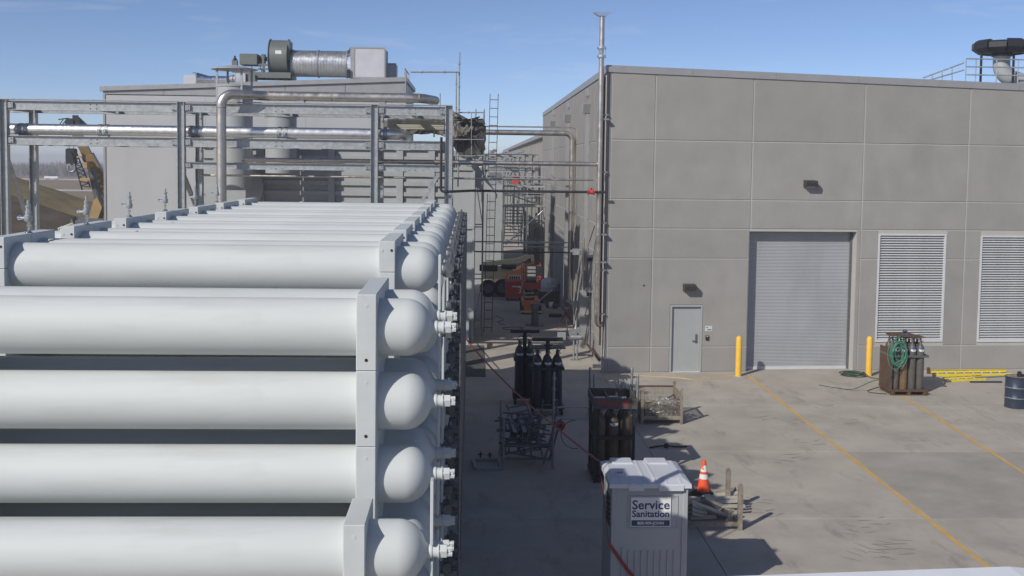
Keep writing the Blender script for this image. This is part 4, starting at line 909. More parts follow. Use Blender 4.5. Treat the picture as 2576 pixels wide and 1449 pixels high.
for (pa, pb, m, lab) in ((G(2445,953),G(2530,948),M['galv_dull'],'grey steel tube lying beside the yellow ladder'),(G(2440,963),G(2520,963),M['blackpipe'],'dark steel tube lying loose before the yellow ladders')):
    m_ = MB(); m_.tube(pa+V((0,0,.03)), pb+V((0,0,.03)), .024, 8); tag(m_.build('loose_tube', m, loc=pa), lab, 'tube')

# ------------------------------------------------------------------ two packs in the shade
def wheeled_pack(o, nx, ny, w_, h, label, m, tray):
    x0, y0 = o.x-nx*w_/2, o.y; W, D = nx*w_, ny*w_
    t = thing('cylinder_pack', label, 'cylinder pack', o)
    m_ = MB(); m_.box(x0-.05,x0+W+.05,y0-.02,y0+D+.04,.17,.23); m_.box(x0-.05,x0-.01,y0-.02,y0+D+.04,.231,.34); m_.build('base', M['dark'], t, smooth=False)
    for sx_ in (x0+.02, x0+W-.02):
        for sy2 in (y0+.04, y0+D-.04):
            m_ = MB()
            if tray: m_.tube((sx_-.03,sy2,.085),(sx_+.03,sy2,.085), .085, 14); m_.bar((sx_,sy2,.085),(sx_,sy2,.17), .03, .05)
            else: m_.box(sx_-.035,sx_+.035,sy2-.04,sy2+.04,0,.17)
            m_.build('caster' if tray else 'foot', M['rubber'] if tray else M['dark'], t)
    for j in range(ny):
        for i in range(nx): cylinder(t, V((x0+w_*(i+.5),y0+w_*(j+.5),.23)), h, w_*.475, m, j == 0)
    ringband(t, x0,x0+W,y0,y0+D,.23+h*.70,.07,M['dark'])
    c = V((x0+W/2,y0+D/2,0)); m_ = MB(); m_.box(c.x-.05,c.x+.05,c.y-.05,c.y+.05,.23,.23+h*1.22); m_.build('lifting_post', M['dark'], t, smooth=False)
    zt4 = .23+h*1.22
    m_ = MB(); m_.box(c.x-.40,c.x+.40,c.y-.09,c.y+.07,zt4,zt4+.09); m_.build('fork_pocket', M['dark'], t, smooth=False)
    if tray: m_ = MB(); m_.box(c.x-.48,c.x+.46,c.y-.25,c.y+.25,zt4-.17,zt4-.15); m_.build('tray', M['dark'], t, smooth=False)
    m_ = MB()
    for i in range(nx):
        for s in (-1,1):
            q = V((x0+w_*(i+.5),y0+w_*.5,.23+h*1.02)); m_.path(smooth_pts([q,q+V((s*.07,-.03,.14)),V((c.x+s*.1,c.y-.06,zt4-.08)),V((c.x,c.y,zt4-.15))]), .009, 6)
    m_.build('pigtail_hoses', M['dark'], t)
    return t
o = G(1319,1018); wheeled_pack(o, 2, 2, .27, 1.42, 'dark pack of four tall cylinders in shade, rear of the two at the alley mouth', M['cyl_dark'], False)
o = G(1377,1045); wheeled_pack(o, 3, 2, .265, 1.40, 'dark wheeled cylinder pack with a black tray, in front of the rear pack', M['cyl_dark'], True)

# ------------------------------------------------------------------ black cage of brown cylinders
o0 = G(*R2(215,1335)); W, D, H = .86, .95, 1.77; x0, y0 = o0.x, o0.y
cg = thing('cylinder_cage', 'black framed cage of brown gas cylinders with red lettering on its top rail', 'cylinder cage', (x0+W/2,y0,0))
for xx in (x0,x0+W-.06):
    for yy in (y0,y0+D-.06):
        m_ = MB(); m_.box(xx,xx+.06,yy,yy+.06,0,H); m_.build('post', M['dark'], cg, smooth=False)
m_ = MB(); m_.box(x0-.02,x0+W+.02,y0-.02,y0+D+.02,.06,.12); m_.box(x0+.1,x0+.25,y0,y0+D,0,.06); m_.box(x0+W-.25,x0+W-.1,y0,y0+D,0,.06); m_.build('base', M['dark'], cg, smooth=False)
M['cage_rail'] = mat('dusty_black_rail', (.085,.075,.07), .6, .1, var=.25, scale=10)
m_ = MB(); m_.box(x0-.03,x0+W+.03,y0-.035,y0-.0,H-.20,H+.02); rail = m_.build('top_rail', M['cage_rail'], cg, smooth=False)
m_ = MB(); m_.box(x0-.03,x0+W+.03,y0+D+.0,y0+D+.035,H-.16,H+.02); m_.build('top_rail', M['cage_rail'], cg, smooth=False)
for xx in (x0-.03,x0+W):
    m_ = MB(); m_.box(xx,xx+.03,y0+.001,y0+D-.001,H-.16,H+.015); m_.build('top_rail', M['cage_rail'], cg, smooth=False)
m_ = MB(); m_.box(x0+W/2-.13,x0+W/2-.1,y0,y0+D,H-.1,H-.02); m_.box(x0+W/2+.1,x0+W/2+.13,y0,y0+D,H-.1,H-.02); m_.box(x0+W/2-.099,x0+W/2+.099,y0+.2,y0+.4,H-.03,H-.015); m_.build('roof_bars', M['cage_rail'], cg, smooth=False)
m_ = MB(); m_.box(x0+W/2-.09,x0+W/2+.09,y0+.25,y0+.33,H-.012,H-.008); m_.build('label', M['label'], cg, smooth=False)
for z in (.95,):
    m_ = MB(); m_.box(x0+.06,x0+W-.06,y0-.015,y0+.03,z-.035,z+.035); m_.build('front_bar', M['dark'], cg, smooth=False)
    for xx in (x0,x0+W-.03): m_ = MB(); m_.box(xx,xx+.03,y0+.06,y0+D-.06,z-.03,z+.03); m_.build('side_bar', M['dark'], cg, smooth=False)
m_ = MB(); m_.bar((x0+.02,y0+.06,.2),(x0+.02,y0+D-.06,1.3), .03, .05); m_.build('side_brace', M['dark'], cg, smooth=False)
for j in range(3):
    for i in range(3): cylinder(cg, V((x0+.15+.275*i,y0+.17+.28*j,.12)), 1.36-.02*(i == 1), .125, M['cyl_brown'], (i, j) == (1, 0))
m_ = MB(); m_.tube((x0+.36,y0+.5,1.46),(x0+.36,y0+.5,1.58), .05, 10); m_.build('brass_valve', M['yellow'], cg)
def text(parent, body, origin, xdir, ydir, size, m, extrude=.0015, bold=0.0, sx=1.0, name='lettering', align='CENTER'):
    c = bpy.data.curves.new(name, 'FONT'); c.body = body; c.size = size; c.extrude = extrude; c.align_x = align; c.align_y = 'CENTER'; c.offset = bold; c.resolution_u = 3
    tmp = bpy.data.objects.new('tmp', c); COL.objects.link(tmp); bpy.context.view_layer.update()
    me = bpy.data.meshes.new_from_object(tmp.evaluated_get(bpy.context.evaluated_depsgraph_get())); bpy.data.objects.remove(tmp); bpy.data.curves.remove(c)
    me.materials.clear(); me.materials.append(m); me.name = name; o = bpy.data.objects.new(name, me); COL.objects.link(o)
    X, Y_ = V(xdir).normalized(), V(ydir).normalized(); Z = X.cross(Y_)
    mw = Matrix(((X.x*sx,Y_.x,Z.x,0),(X.y*sx,Y_.y,Z.y,0),(X.z*sx,Y_.z,Z.z,0),(0,0,0,1))); p = V(origin)
    o.parent = parent; off = OFF[parent.name]; mw.translation = p-off; o.matrix_basis = mw; OFF[o.name] = off
    return o
text(rail, 'PRAXAIR', (x0+W*.48,y0-.0375,H-.085), (1,0,0), (0,0,1), .15, M['text_red'], bold=.004, sx=1.1)

# ------------------------------------------------------------------ rack of galvanised tubes behind the cage
q0, q1 = G(1505,1042), G(*R2(690,680)); q0.y = q1.y
tr = thing('tube_rack', 'post rack full of galvanised scaffold tubes behind the cylinder cage', 'rack', (q1.x,q1.y,0))
rx0, rx1, ry0 = q1.x-1.12, q1.x, q1.y
for xx in (rx0,rx1):
    for yy in (ry0,ry0+.95):
        m_ = MB(); m_.tube((xx,yy,0),(xx,yy,1.22), .036, 12); m_.lathe([(.038,1.22),(.03,1.245),(.0,1.255)], (xx,yy,0), n=12); m_.build('post', M['galv_dull'], tr)
m_ = MB(); m_.box(rx0,rx1,ry0-.03,ry0+.03,.1,.16); m_.box(rx0,rx1,ry0+.92,ry0+.98,.1,.16); m_.box(rx0-.03,rx0+.03,ry0,ry0+.95,.101,.159); m_.box(rx1-.03,rx1+.03,ry0,ry0+.95,.101,.159); m_.build('base', M['galv_dull'], tr, smooth=False)
rnd = random.Random(4)
for k in range(16):
    xx = rx1-.06-.05*(k % 6)-rnd.uniform(0,.02); zz2 = .2+.055*(k//2)
    p = V((xx,ry0-.25+rnd.uniform(-.1,.1),zz2+.05)); q = V((xx-.10+rnd.uniform(-.05,.05),ry0+1.1,zz2+.42))
    m_ = MB(); m_.tube(p, q, .024, 8); tag(m_.build('scaffold_tube', M['galv'], loc=p), 'galvanised scaffold tube in the bundle filling the post rack', 'tube', 'scaffold tubes in the rack')
# ------------------------------------------------------------------ wire crate with scrap fittings
a0 = G(*R2(735,678)); a1 = G(*R2(1185,716)); x0, x1, y0 = a0.x, a1.x, (a0.y+a1.y)/2; D = .95
wc = thing('wire_crate', 'rusty beige steel crate with wire mesh sides holding scaffold fittings', 'crate', ((x0+x1)/2,y0,0))
for xx in (x0,x1):
    for yy in (y0,y0+D):
        m_ = MB(); m_.box(xx-.035,xx+.035,yy-.035,yy+.035,0,.9); m_.lathe([(.038,.9),(.03,.925),(.0,.94)], (xx,yy,0), n=10); m_.build('post', M['rustbeam'], wc, smooth=False)
m_ = MB()
for yy in (y0,y0+D): m_.box(x0+.036,x1-.036,yy-.03,yy+.03,.12,.22)
for xx in (x0,x1): m_.box(xx-.028,xx+.028,y0+.036,y0+D-.036,.12,.22)
m_.box(x0,x1,y0,y0+D,.10,.119); m_.build('base_frame', M['rustbeam'], wc, smooth=False)
m_ = MB(); m_.box(x0+.036,x1-.036,y0+D-.02,y0+D+.02,.76,.80); m_.build('back_rail', M['rust'], wc, smooth=False)
for xx in (x0,x1): m_ = MB(); m_.box(xx-.02,xx+.02,y0+.036,y0+D-.036,.74,.78); m_.bar((xx,y0+.05,.7),(xx,y0+D-.05,.25), .02, .03); m_.build('side_rail', M['rustbeam'], wc, smooth=False)
m_ = MB(); m_.box(x0+.036,x1-.036,y0-.02,y0+.02,.58,.62); m_.build('front_rail', M['rustbeam'], wc, smooth=False)
def wires(face, ua, ub, va, vb, step=.036):
    b = MB(); u = ua
    while u <= ub: b.bar(face(u,va), face(u,vb), .007, .007); u += step
    v = va
    while v <= vb: b.bar(face(ua,v), face(ub,v), .007, .007); v += step
    o = b.build('wire_mesh', M['rustbeam'], wc, smooth=False); o['kind'] = 'stuff'
wires(lambda u,v: V((u,y0,v)), x0+.04,x1-.04,.22,.58); wires(lambda u,v: V((u,y0+D,v)), x0+.04,x1-.04,.22,.76)
wires(lambda u,v: V((x0,u,v)), y0+.04,y0+D-.04,.22,.74); wires(lambda u,v: V((x1,u,v)), y0+.04,y0+D-.04,.22,.74)
rnd = random.Random(21); sc_ = MB()
for k in range(260):
    p = V((rnd.uniform(x0+.1,x1-.1),rnd.uniform(y0+.08,y0+D-.1),rnd.uniform(.15,.42+.1*rnd.random()))); d = V((rnd.uniform(-1,1),rnd.uniform(-1,1),rnd.uniform(-.4,.4))).normalized()
    if k % 3: sc_.tube(p-d*rnd.uniform(.03,.14), p+d*rnd.uniform(.03,.14), rnd.uniform(.012,.028), 7)
    else: sc_.obox(p, d*rnd.uniform(.03,.08), d.orthogonal().normalized()*.04, d.cross(d.orthogonal()).normalized()*.02)
tag(sc_.build('scaffold_fittings', M['galv'], loc=((x0+x1)/2,(y0+D/2),.12), smooth=False), 'heap of galvanised scaffold clamps and fittings inside the wire crate', 'fittings', kind='stuff')
for (pa, pb, r, m, lab) in ((R2(770,450),R2(1040,610),.05,M['wood'],'brown timber batten lying diagonally in the wire crate'),(R2(1040,425),R2(1165,428),.018,M['chrome'],'bright new steel tube lying on the fittings in the crate'),(R2(960,480),R2(1120,530),.024,M['galv'],'galvanised tube lying across the fittings in the crate')):
    p, q = AT(*pa,y0+.2), AT(*pb,y0+.2); m_ = MB(); (m_.bar(p,q,.03,.1) if m is M['wood'] else m_.tube(p,q,r,8)); tag(m_.build('loose_bar', m, loc=p, smooth=False), lab, 'bar')
p = AT(*R2(1070,390),y0+.3); m_ = MB(); m_.path(smooth_pts([p+V((-.12,0,-.06)),p,p+V((.05,.02,.03)),p+V((.12,0,-.12)),p+V((.10,0,-.22))]), .02, 7); tag(m_.build('bent_hook', M['rust'], loc=p), 'dark bent steel hook on top of the crate of fittings', 'hook')

# ------------------------------------------------------------------ open post rack heaped with scaffold frames
fl, fr_ = G(*R1(452,1352)), G(*R1(897,1342)); yy0 = (fl.y+fr_.y)/2; D = 1.15
fk = thing('frame_rack', 'post rack heaped with galvanised scaffold frames in the shade of the tubes', 'rack', ((fl.x+fr_.x)/2,yy0,0))
for (x, y, h) in ((fl.x,yy0,1.1),(fl.x-.03,yy0+D,1.25),(fr_.x,yy0,2.02),(fr_.x+.1,yy0+D,1.9)):
    m_ = MB(); m_.tube((x,y,0),(x,y,h), .026, 10)
    m_.build('post', M['galv_dull'], fk)
    m_ = MB()
    z = .25
    while z < h: m_.tube((x,y,z-.012),(x,y,z+.012), .05, 10); z += .5
    m_.build('rosettes', M['galv_dull'], fk)['kind'] = 'stuff'
for (y, z) in ((yy0,.22),(yy0+D,.22),(yy0,.5)):
    m_ = MB(); m_.tube((fl.x,y,z),(fr_.x,y,z), .024, 8); m_.build('ledger', M['frame_steel'], fk)
for x in (fl.x,fr_.x):
    m_ = MB(); m_.tube((x,yy0,.27),(x,yy0+D,.27), .024, 8); m_.build('ledger', M['frame_steel'], fk)
for py in (1024,1052):
    p, q = AT(1394,py+1,yy0+D), AT(1484,py,yy0+D); m_ = MB(); m_.tube(p, q, .024, 8); m_.build('side_rail', M['galv'], fk)
rnd = random.Random(9)
def sframe(c, d, s, L, W, n):
    c, d, s = V(c), V(d).normalized(), V(s); s = (s-d*s.dot(d)).normalized()
    t = thing('scaffold_ladder', 'galvanised ladder-like scaffold frame in the jumbled heap', 'scaffold frame', c, 'scaffold frames heaped in the rack')
    for e in (-1,1): m_ = MB(); m_.tube(c-d*L/2+s*e*W/2, c+d*L/2+s*e*W/2, .021, 8); m_.build('side_tube', M['frame_steel'], t)
    for k in range(n): 
        q = c-d*L/2+d*L*(k+.5)/n; m_ = MB(); m_.tube(q-s*W/2, q+s*W/2, .016, 7); m_.build('rung', M['frame_steel'], t)
xm = (fl.x+fr_.x)/2
for k in range(14):
    ang = rnd.uniform(-.35,.35)
    sframe((xm-.05+rnd.uniform(-.12,.2),yy0+.35+rnd.uniform(-.05,.45),.34+.052*k), (rnd.uniform(-.2,.2),1,rnd.uniform(.05,.35)) if k % 2 else (1,rnd.uniform(-.3,.3),rnd.uniform(-.25,.25)), (1,ang,.25*rnd.uniform(-1,1)) if k % 2 else (.1,1,.4), .95+.2*rnd.random(), .36+.1*rnd.random(), 4)
sframe((fr_.x-.14,yy0+.1,.95), (.12,-.25,1), (1,.3,0), 1.2, .34, 5); sframe((fr_.x-.02,yy0-.05,.62), (.25,-.1,1), (.5,1,0), 1.0, .34, 5)
p, q = AT(*R1(525,870),yy0+.9), AT(*R1(575,1060),yy0+.1)
m_ = MB(); m_.channel(p, q, .26, .09, .008, up=(0,0,1)); m_.channel(p+V((.12,0,0)), q+V((.12,0,0)), .26, .09, .008, up=(0,0,1), side=-1); tag(m_.build('steel_channel', M['galv_dull'], loc=q, smooth=False), 'boxed steel channel sloping into the heap of frames', 'channel')
# base frame lying on the ground with two jacks
c0, c1, c2, c3 = G(*R1(178,1278)), G(*R1(405,1278)), G(*R1(438,1360)), G(*R1(205,1362))
t = thing('ground_frame', 'rectangular steel tube frame lying flat beside the heap of frames', 'frame', c3)
for a_, b2 in ((c0,c1),(c1,c2),(c2,c3),(c3,c0)): m_ = MB(); m_.bar(a_+V((0,0,.035)), b2+V((0,0,.035)), .06, .06); m_.build('side', M['galv_dull'], t, smooth=False)
for (px, py, lab) in ((246,1258,'small screw jack standing by the flat frame, the one farther from the heap'),(330,1262,'small screw jack standing by the flat frame, the one nearer the heap')):
    o = G(*R1(px,py)); t = thing('screw_jack', lab, 'jack', o); m_ = MB(); m_.box(o.x-.06,o.x+.06,o.y-.06,o.y+.06,0,.012); m_.build('foot_plate', M['dark'], t, smooth=False)
    m_ = MB(); m_.tube(o+V((0,0,.012)), o+V((0,0,.16)), .018, 8); m_.tube(o+V((-.06,0,.1)), o+V((.06,0,.1)), .012, 6); m_.tube(o+V((0,0,.09)), o+V((0,0,.12)), .03, 8); m_.build('screw', M['dark'], t)
# red castor under the side rails, cable loop
o = G(*R1(965,1000)); t = thing('castor_wheel', 'large red castor wheel lying by the frame rack', 'wheel', o)
m_ = MB(); m_.tube(o+V((0,-.03,.13)), o+V((0,.03,.13)), .13, 20); m_.build('tyre', M['red'], t); m_ = MB(); m_.tube(o+V((0,-.034,.13)), o+V((0,.034,.13)), .06, 14); m_.build('hub', M['dark'], t)
p = AT(*R2(150,590),22.4); pts = [p+V((-.32*sin(2*pi*k/30)-.25,0,.32*cos(2*pi*k/30)-.45)) for k in range(17)]
m_ = MB(); m_.path(pts, .008, 6); tag(m_.build('hanging_cable', M['dark'], loc=pts[-1]), 'thin dark cable looping from the side of the cylinder cage', 'cable')

# ------------------------------------------------------------------ portable toilet
ty = 14.53; a0 = AT(1536,1227,ty); a1 = AT(1736,1227,ty); x0, x1 = a0.x, a1.x; W = x1-x0; zl_ = a0.z; D = 1.1; H = zl_
pt = thing('portable_toilet', 'grey portable toilet with a pale moulded roof', 'toilet', ((x0+x1)/2,ty,0))
m_ = MB(); m_.cbox(x0+.03,x1-.03,ty+.03,ty+D-.03,.12,H+.03,.02); m_.build('cabin', M['toilet'], pt, smooth=False)
m_ = MB(); m_.box(x0-.0,x1,ty,ty+D,.0,.12); m_.build('skid_base', M['toilet_roof'], pt, smooth=False)
for xx in (x0+.02,x1-.09):
    m_ = MB(); m_.cbox(xx,xx+.07,ty+.012,ty+.06,.12,H-.01,.008); m_.build('corner_post', M['toilet'], pt, smooth=False)
def rib(u, z0, z1, w_):
    m_ = MB(); xx = x0+W*u; m_.prism([(xx-w_,z0),(xx+w_,z0),(xx+w_*.75,z1-.01),(xx+w_*.3,z1),(xx-w_*.3,z1),(xx-w_*.75,z1-.01)], lambda a,b,c: V((a,c,b)), ty+.008, ty+.034); m_.build('rib', M['toilet'], pt, smooth=False)
rib(.07,.2,H-.42,.022); rib(.93,.2,H-.42,.026)
for u in (.165,.245,.33,.412,.495,.575,.655,.74,.82): rib(u,.2,H-.93 if u > .2 else H-.88,.012)
fp = MB(); 
for (ua, ub, za, zb3) in ((.23,.855,H-.135,H-.123),(.23,.855,H-.60,H-.588),(.228,.238,H-.588,H-.135),(.847,.857,H-.588,H-.135)): fp.box(x0+W*ua,x0+W*ub,ty+.018,ty+.034,za,zb3)
fp.build('raised_border', M['toilet'], pt, smooth=False)
sx0, sx1, sz0, sz1 = x0+W*.262, x0+W*.765, H-.575, H-.145
m_ = MB(); m_.box(sx0,sx1,ty+.010,ty+.022,sz0,sz1); sg = m_.build('sign', M['label'], pt, smooth=False)
m_ = MB(); m_.box(sx0+.012,sx1-.012,ty+.007,ty+.0098,sz0+.012,sz0+.095); m_.build('blue_band', M['navy'], sg, smooth=False)
sc = (sx0+sx1)/2
text(sg, 'Service', (sc,ty+.0085,sz1-.115), (1,0,0), (0,0,1), .185, M['navy'], bold=.003, sx=1.02)
text(sg, 'Sanitation', (sc,ty+.0085,sz1-.245), (1,0,0), (0,0,1), .135, M['navy'], bold=.003, sx=1.02)
text(sg, '800-909-JOHN', (sc,ty+.0058,sz0+.052), (1,0,0), (0,0,1), .062, M['label'], bold=.0015, sx=1.0)
# roof: hipped moulded shell with lips, raised ribs and vent hole
rf_ = MB(); zr = H+.0
prof = [(x0-.02,ty-.03,zr),(x1+.02,ty-.03,zr),(x1+.02,ty+D+.02,zr),(x0-.02,ty+D+.02,zr)]
mid = [(x0-.015,ty-.025,zr+0.060),(x1+.015,ty-.025,zr+0.060),(x1+.015,ty+D+.015,zr+0.060),(x0-.015,ty+D+.015,zr+0.060)]
top = [(x0+.05,ty+.16,zr+0.099),(x1-.07,ty+.16,zr+0.099),(x1-.09,ty+D-.12,zr+0.114),(x0+.05,ty+D-.12,zr+0.114)]
rf_.add(prof+mid+top, [(3,2,1,0)]+[(i,(i+1)%4,4+(i+1)%4,4+i) for i in range(4)]+[(4+i,4+(i+1)%4,8+(i+1)%4,8+i) for i in range(4)]+[(8,9,10,11)])
ro = rf_.build('roof', M['toilet_roof'], pt, smooth=False)
for (ua, ub) in ((.22,.42),(.60,.92)):
    m_ = MB(); m_.cbox(x0+W*ua,x0+W*ub,ty-.04,ty-.02,zr-.035,zr+0.048,.006); m_.build('lip', M['toilet_roof'], ro, smooth=False)
for u in (.43,.56):
    m_ = MB(); m_.prism([(ty-.03,zr+0.012),(ty+.0,zr+0.075),(ty+.17,zr+0.111),(ty+D-.14,zr+0.125),(ty+D-.14,zr+0.096),(ty+.17,zr+0.084),(ty+.03,zr+0.030)], lambda a,b,c: V((c,a,b)), x0+W*u-.012, x0+W*u+.018); m_.build('roof_rib', M['toilet_roof'], ro, smooth=False)
for u in (.14,.27,.70,.88):
    m_ = MB(); m_.prism([(ty-.028,zr+0.018),(ty-.02,zr+0.069),(ty+.16,zr+0.108),(ty+.18,zr+0.090),(ty+.02,zr+0.030)], lambda a,b,c: V((c,a,b)), x0+W*u-.014, x0+W*u+.014); m_.build('roof_rib', M['toilet_roof'], ro, smooth=False)
for (ua, ub) in ((.10,.40),(.56,.86)):
    m_ = MB(); m_.prism([(x0+W*ua,zr+0.090),(x0+W*ub,zr+0.090),(x0+W*ub-.02,zr+0.135),(x0+W*ua+.02,zr+0.135)], lambda a,b,c: V((a,c,b)), ty+D-.3, ty+D-.04); m_.build('rear_hump', M['toilet_roof'], ro, smooth=False)
m_ = MB(); m_.lathe([(.075,.0),(.075,.035),(.06,.04),(.055,.01)], (x0+.17,ty+.30,zr+0.096), n=18); m_.build('vent_collar', M['toilet_roof'], ro)
m_ = MB(); m_.tube((x0+.17,ty+.30,zr+0.099),(x0+.17,ty+.30,zr+0.114), .056, 16); m_.build('vent_hole', M['dark'], ro)
#scaled
sv = MB()
for k in range(6): sv.box(x0+.012,x0+.035,ty+.2,ty+.55,H-.25-.075*k,H-.22-.075*k)
sv.build('side_vents', M['dark'], pt, smooth=False)

# red webbing strap from the casing to the toilet and round it
S0 = AT(1150,822,37.5); S1 = V((x0-.03,ty+D+.02,zr+.06)); s = MB()
def ribbon(b, pts, wd, nrm, th=.004):
    pts = [V(p) for p in pts]; nrm = V(nrm); vs = []
    for i, p in enumerate(pts):
        d = (pts[min(i+1,len(pts)-1)]-pts[max(i-1,0)]).normalized(); sd_ = d.cross(nrm).normalized()*wd/2; n2 = sd_.cross(d).normalized()*th/2
        vs += [p-sd_-n2,p+sd_-n2,p+sd_+n2,p-sd_+n2]
    fs = [(4*i+a_,4*i+(a_+1)%4,4*i+4+(a_+1)%4,4*i+4+a_) for i in range(len(pts)-1) for a_ in range(4)]+[(3,2,1,0),tuple(len(vs)-4+k for k in range(4))]
    b.add(vs, fs)
stp = thing('barrier_strap', 'long red webbing strap stretched from the alley to the portable toilet', 'strap', S1)
pts = sag(S0, S1, .25, 20); ribbon(s, pts, .07, (0.2,-.9,.5)); s.build('span', M['strap'], stp, smooth=False)
s = MB(); q1_ = AT(*R3(103,880),ty+.4); q1_ = V((x0-.012,ty+.75,1.75)); q2_ = V((x0-.012,ty-.012,1.17)); 
ribbon(s, [S1, V((x0-.03,ty+D-.1,zr-.06)), V((x0-.012,ty+.8,1.75)), q2_], .035, (-1,0,0)); s.build('side_run', M['strap'], stp, smooth=False)
s = MB(); ribbon(s, [q2_, V((x0+.25,ty-.014,.80)), V((x0+.75,ty-.014,.2))], .048, (0,-1,0)); s.build('front_run', M['strap'], stp, smooth=False)

# ------------------------------------------------------------------ post pallet with loose scaffold planks and a cone
pl = G(*R3(1610,928)); py1 = pl.y+.98
pr_ = thing('plank_rack', 'low post pallet beside the toilet holding loose scaffold planks', 'rack', (pl.x-.6,pl.y,0))
for (x, y) in ((pl.x,pl.y),(pl.x+.02,py1),(pl.x-1.15,pl.y),(pl.x-1.13,py1)):
    m_ = MB(); m_.box(x-.042,x+.042,y-.035,y+.035,0,.80); m_.prism([(-.042,.80),(.042,.80),(.03,.845),(0,.86),(-.03,.845)], lambda a,b,c: V((x+a,c,b)), y-.035, y+.035); m_.build('post', M['rustbeam'], pr_, smooth=False)
m_ = MB()
for yy in (pl.y,py1): m_.box(pl.x-1.11,pl.x-.043,yy-.03,yy+.03,.08,.15)
for xx in (pl.x-1.15,pl.x): m_.box(xx-.03,xx+.03,pl.y+.036,py1-.036,.08,.15)
m_.build('base', M['rustbeam'], pr_, smooth=False)
PL = [((1040,640),(1450,800),18.75,.20,.045),((1180,595),(1545,775),18.95,.24,.05),((1200,575),(1560,505),19.5,.22,.05),((1190,590),(1600,550),19.3,.22,.05),((1240,620),(1605,600),19.2,.22,.05),((1330,660),(1625,640),19.1,.22,.05),((1390,700),(1650,700),19.0,.2,.05),((1040,680),(1205,725),18.7,.2,.05),((1040,735),(1205,770),18.7,.2,.05),((1040,780),(1200,815),18.7,.2,.05),((1440,885),(1575,765),18.6,.24,.04),((1050,500),(1215,520),19.5,.3,.04),((1040,830),(1330,820),18.75,.2,.05)]
for i, (a_, b2, Y, wd, th) in enumerate(PL):
    p, q = AT(*R3(*a_),Y), AT(*R3(*b2),Y+.15); 
    if i == 10: q = AT(*R3(*b2),Y+.3)
    m_ = MB(); m_.channel(p, q, wd, th*1.4, .008, up=V((0,-.75,.65)), side=-1); m_.bar(p+V((0,0,.004)), q+V((0,0,.004)), .012, wd*.9, up=V((0,-.75,.65)))
    tag(m_.build('scaffold_plank', M['plank'] if i not in (2,11) else M['rustbeam'], loc=p, smooth=False), {0:'pale scaffold plank sloping down to the right at the front of the pile',1:'broad pale scaffold plank sloping down just above the front one',2:'dark rusty scaffold plank on top of the pile beside the cone',10:'short scaffold plank standing askew against the tall front post',11:'dark rusty plank directly under the traffic cone'}.get(i,'worn steel scaffold plank in the middle of the loose pile'), 'plank', 'scaffold planks on the post pallet')
c = AT(*R3(1200,497),19.45); t = thing('traffic_cone', 'orange traffic cone with two white bands on the plank pile', 'traffic cone', c)
hc_ = .62
m_ = MB(); m_.lathe([(.125,.02),(.122,.04),(.036,hc_-.0),(.03,hc_+.005),(.02,hc_)], c, n=28); m_.build('body', M['cone'], t)
m_ = MB(); m_.cbox(c.x-.17,c.x+.17,c.y-.17,c.y+.17,c.z-.005,c.z+.025,.02); m_.build('base', M['rubber'], t, smooth=False)
for (z0, z1) in ((.27,.36),(.41,.53)):
    rr = lambda z: .122+(.036-.122)*(z-.04)/(hc_-.04)+.0015
    m_ = MB(); m_.lathe([(rr(z0),z0),(rr(z1),z1)], c, n=28, caps=False); m_.build('band', M['reflect'], t)
m_ = MB(); rnd = random.Random(2)
for k in range(7):
    z = rnd.uniform(.43,.53); a = rnd.uniform(2.6,4.4); r_ = .122+(.036-.122)*(z-.04)/(hc_-.04)+.0025
    m_.obox(c+V((cos(a)*r_,sin(a)*r_,z)), V((-sin(a),cos(a),0))*rnd.uniform(.008,.02), V((cos(a),sin(a),0))*.001, V((0,0,rnd.uniform(.008,.03))))
m_.build('torn_patch', M['cone'], t, smooth=False)
# dark scrap of rubber in the sun
o = G(*R2(1010,955)); m_ = MB(); m_.path(smooth_pts([o+V((-.4,-.05,.02)),o+V((-.2,.03,.03)),o+V((0,0,.05)),o+V((.25,.02,.025)),o+V((.5,.06,.02))]), .022, 6); m_.tube(o, o+V((0,0,.1)), .05, 8); tag(m_.build('rubber_scrap', M['rubber'], loc=o), 'dark strip of scrap rubber lying in the sun behind the toilet', 'scrap')
# pale enclosure roof in the near corner, below the camera
wr = thing('pale_enclosure', 'white painted equipment enclosure whose roof edge shows along the bottom', 'enclosure', (2.3,5,0))
e0, e1, e2 = AT(1795,1449,6.2), AT(2538,1425,6.2), AT(2600,1437,6.0)
zt5 = (e0.z+e1.z)/2
m_ = MB(); m_.prism([(e0.x-1.2,e1.z-.10),(e1.x,e1.z),(e1.x+.5,e1.z-.05),(e1.x+.5,e1.z-.12),(e0.x-1.2,e1.z-.17)], lambda a,b,c: V((a,c,b)), 4.4, 6.2); m_.build('roof', M['white_shed'], wr, smooth=False)
m_ = MB(); m_.box(e0.x+.2,e1.x+.3,4.5,6.0,0,e1.z-.25); m_.build('cabinet', M['white_shed'], wr, smooth=False)
# ================================================================== ALLEY
Z3 = zoomer(1500,0,2.0125); Z1 = zoomer(0,0,1.5094)
# pipes along and across the alley at about 42 m
yw = 42.4; xv2 = AT(1437,500,yw).x; zc2 = AT(1330,334,yw).z
pipe('alley_pipe', 'wide stainless pipe crossing the alley high and dropping down the concrete wall', [(AT(1190,331,yw).x,yw,zc2),(xv2,yw,zc2),(xv2,yw,1.05)], .11, M['stainless'], .3, 18, flanges=[((xv2,yw,1.0),(0,0,1),.17,.02)])
zc3 = AT(1330,319,yw).z
pipe('alley_pipe', 'thin stainless pipe just above the wide one, dropping beside it', [(AT(1200,316,yw).x,yw+.1,zc3),(xv2+.17,yw+.1,zc3),(xv2+.17,yw-.05,.55),(xv2+.6,yw-.05,.5)], .03, M['stainless'], .12, 10)
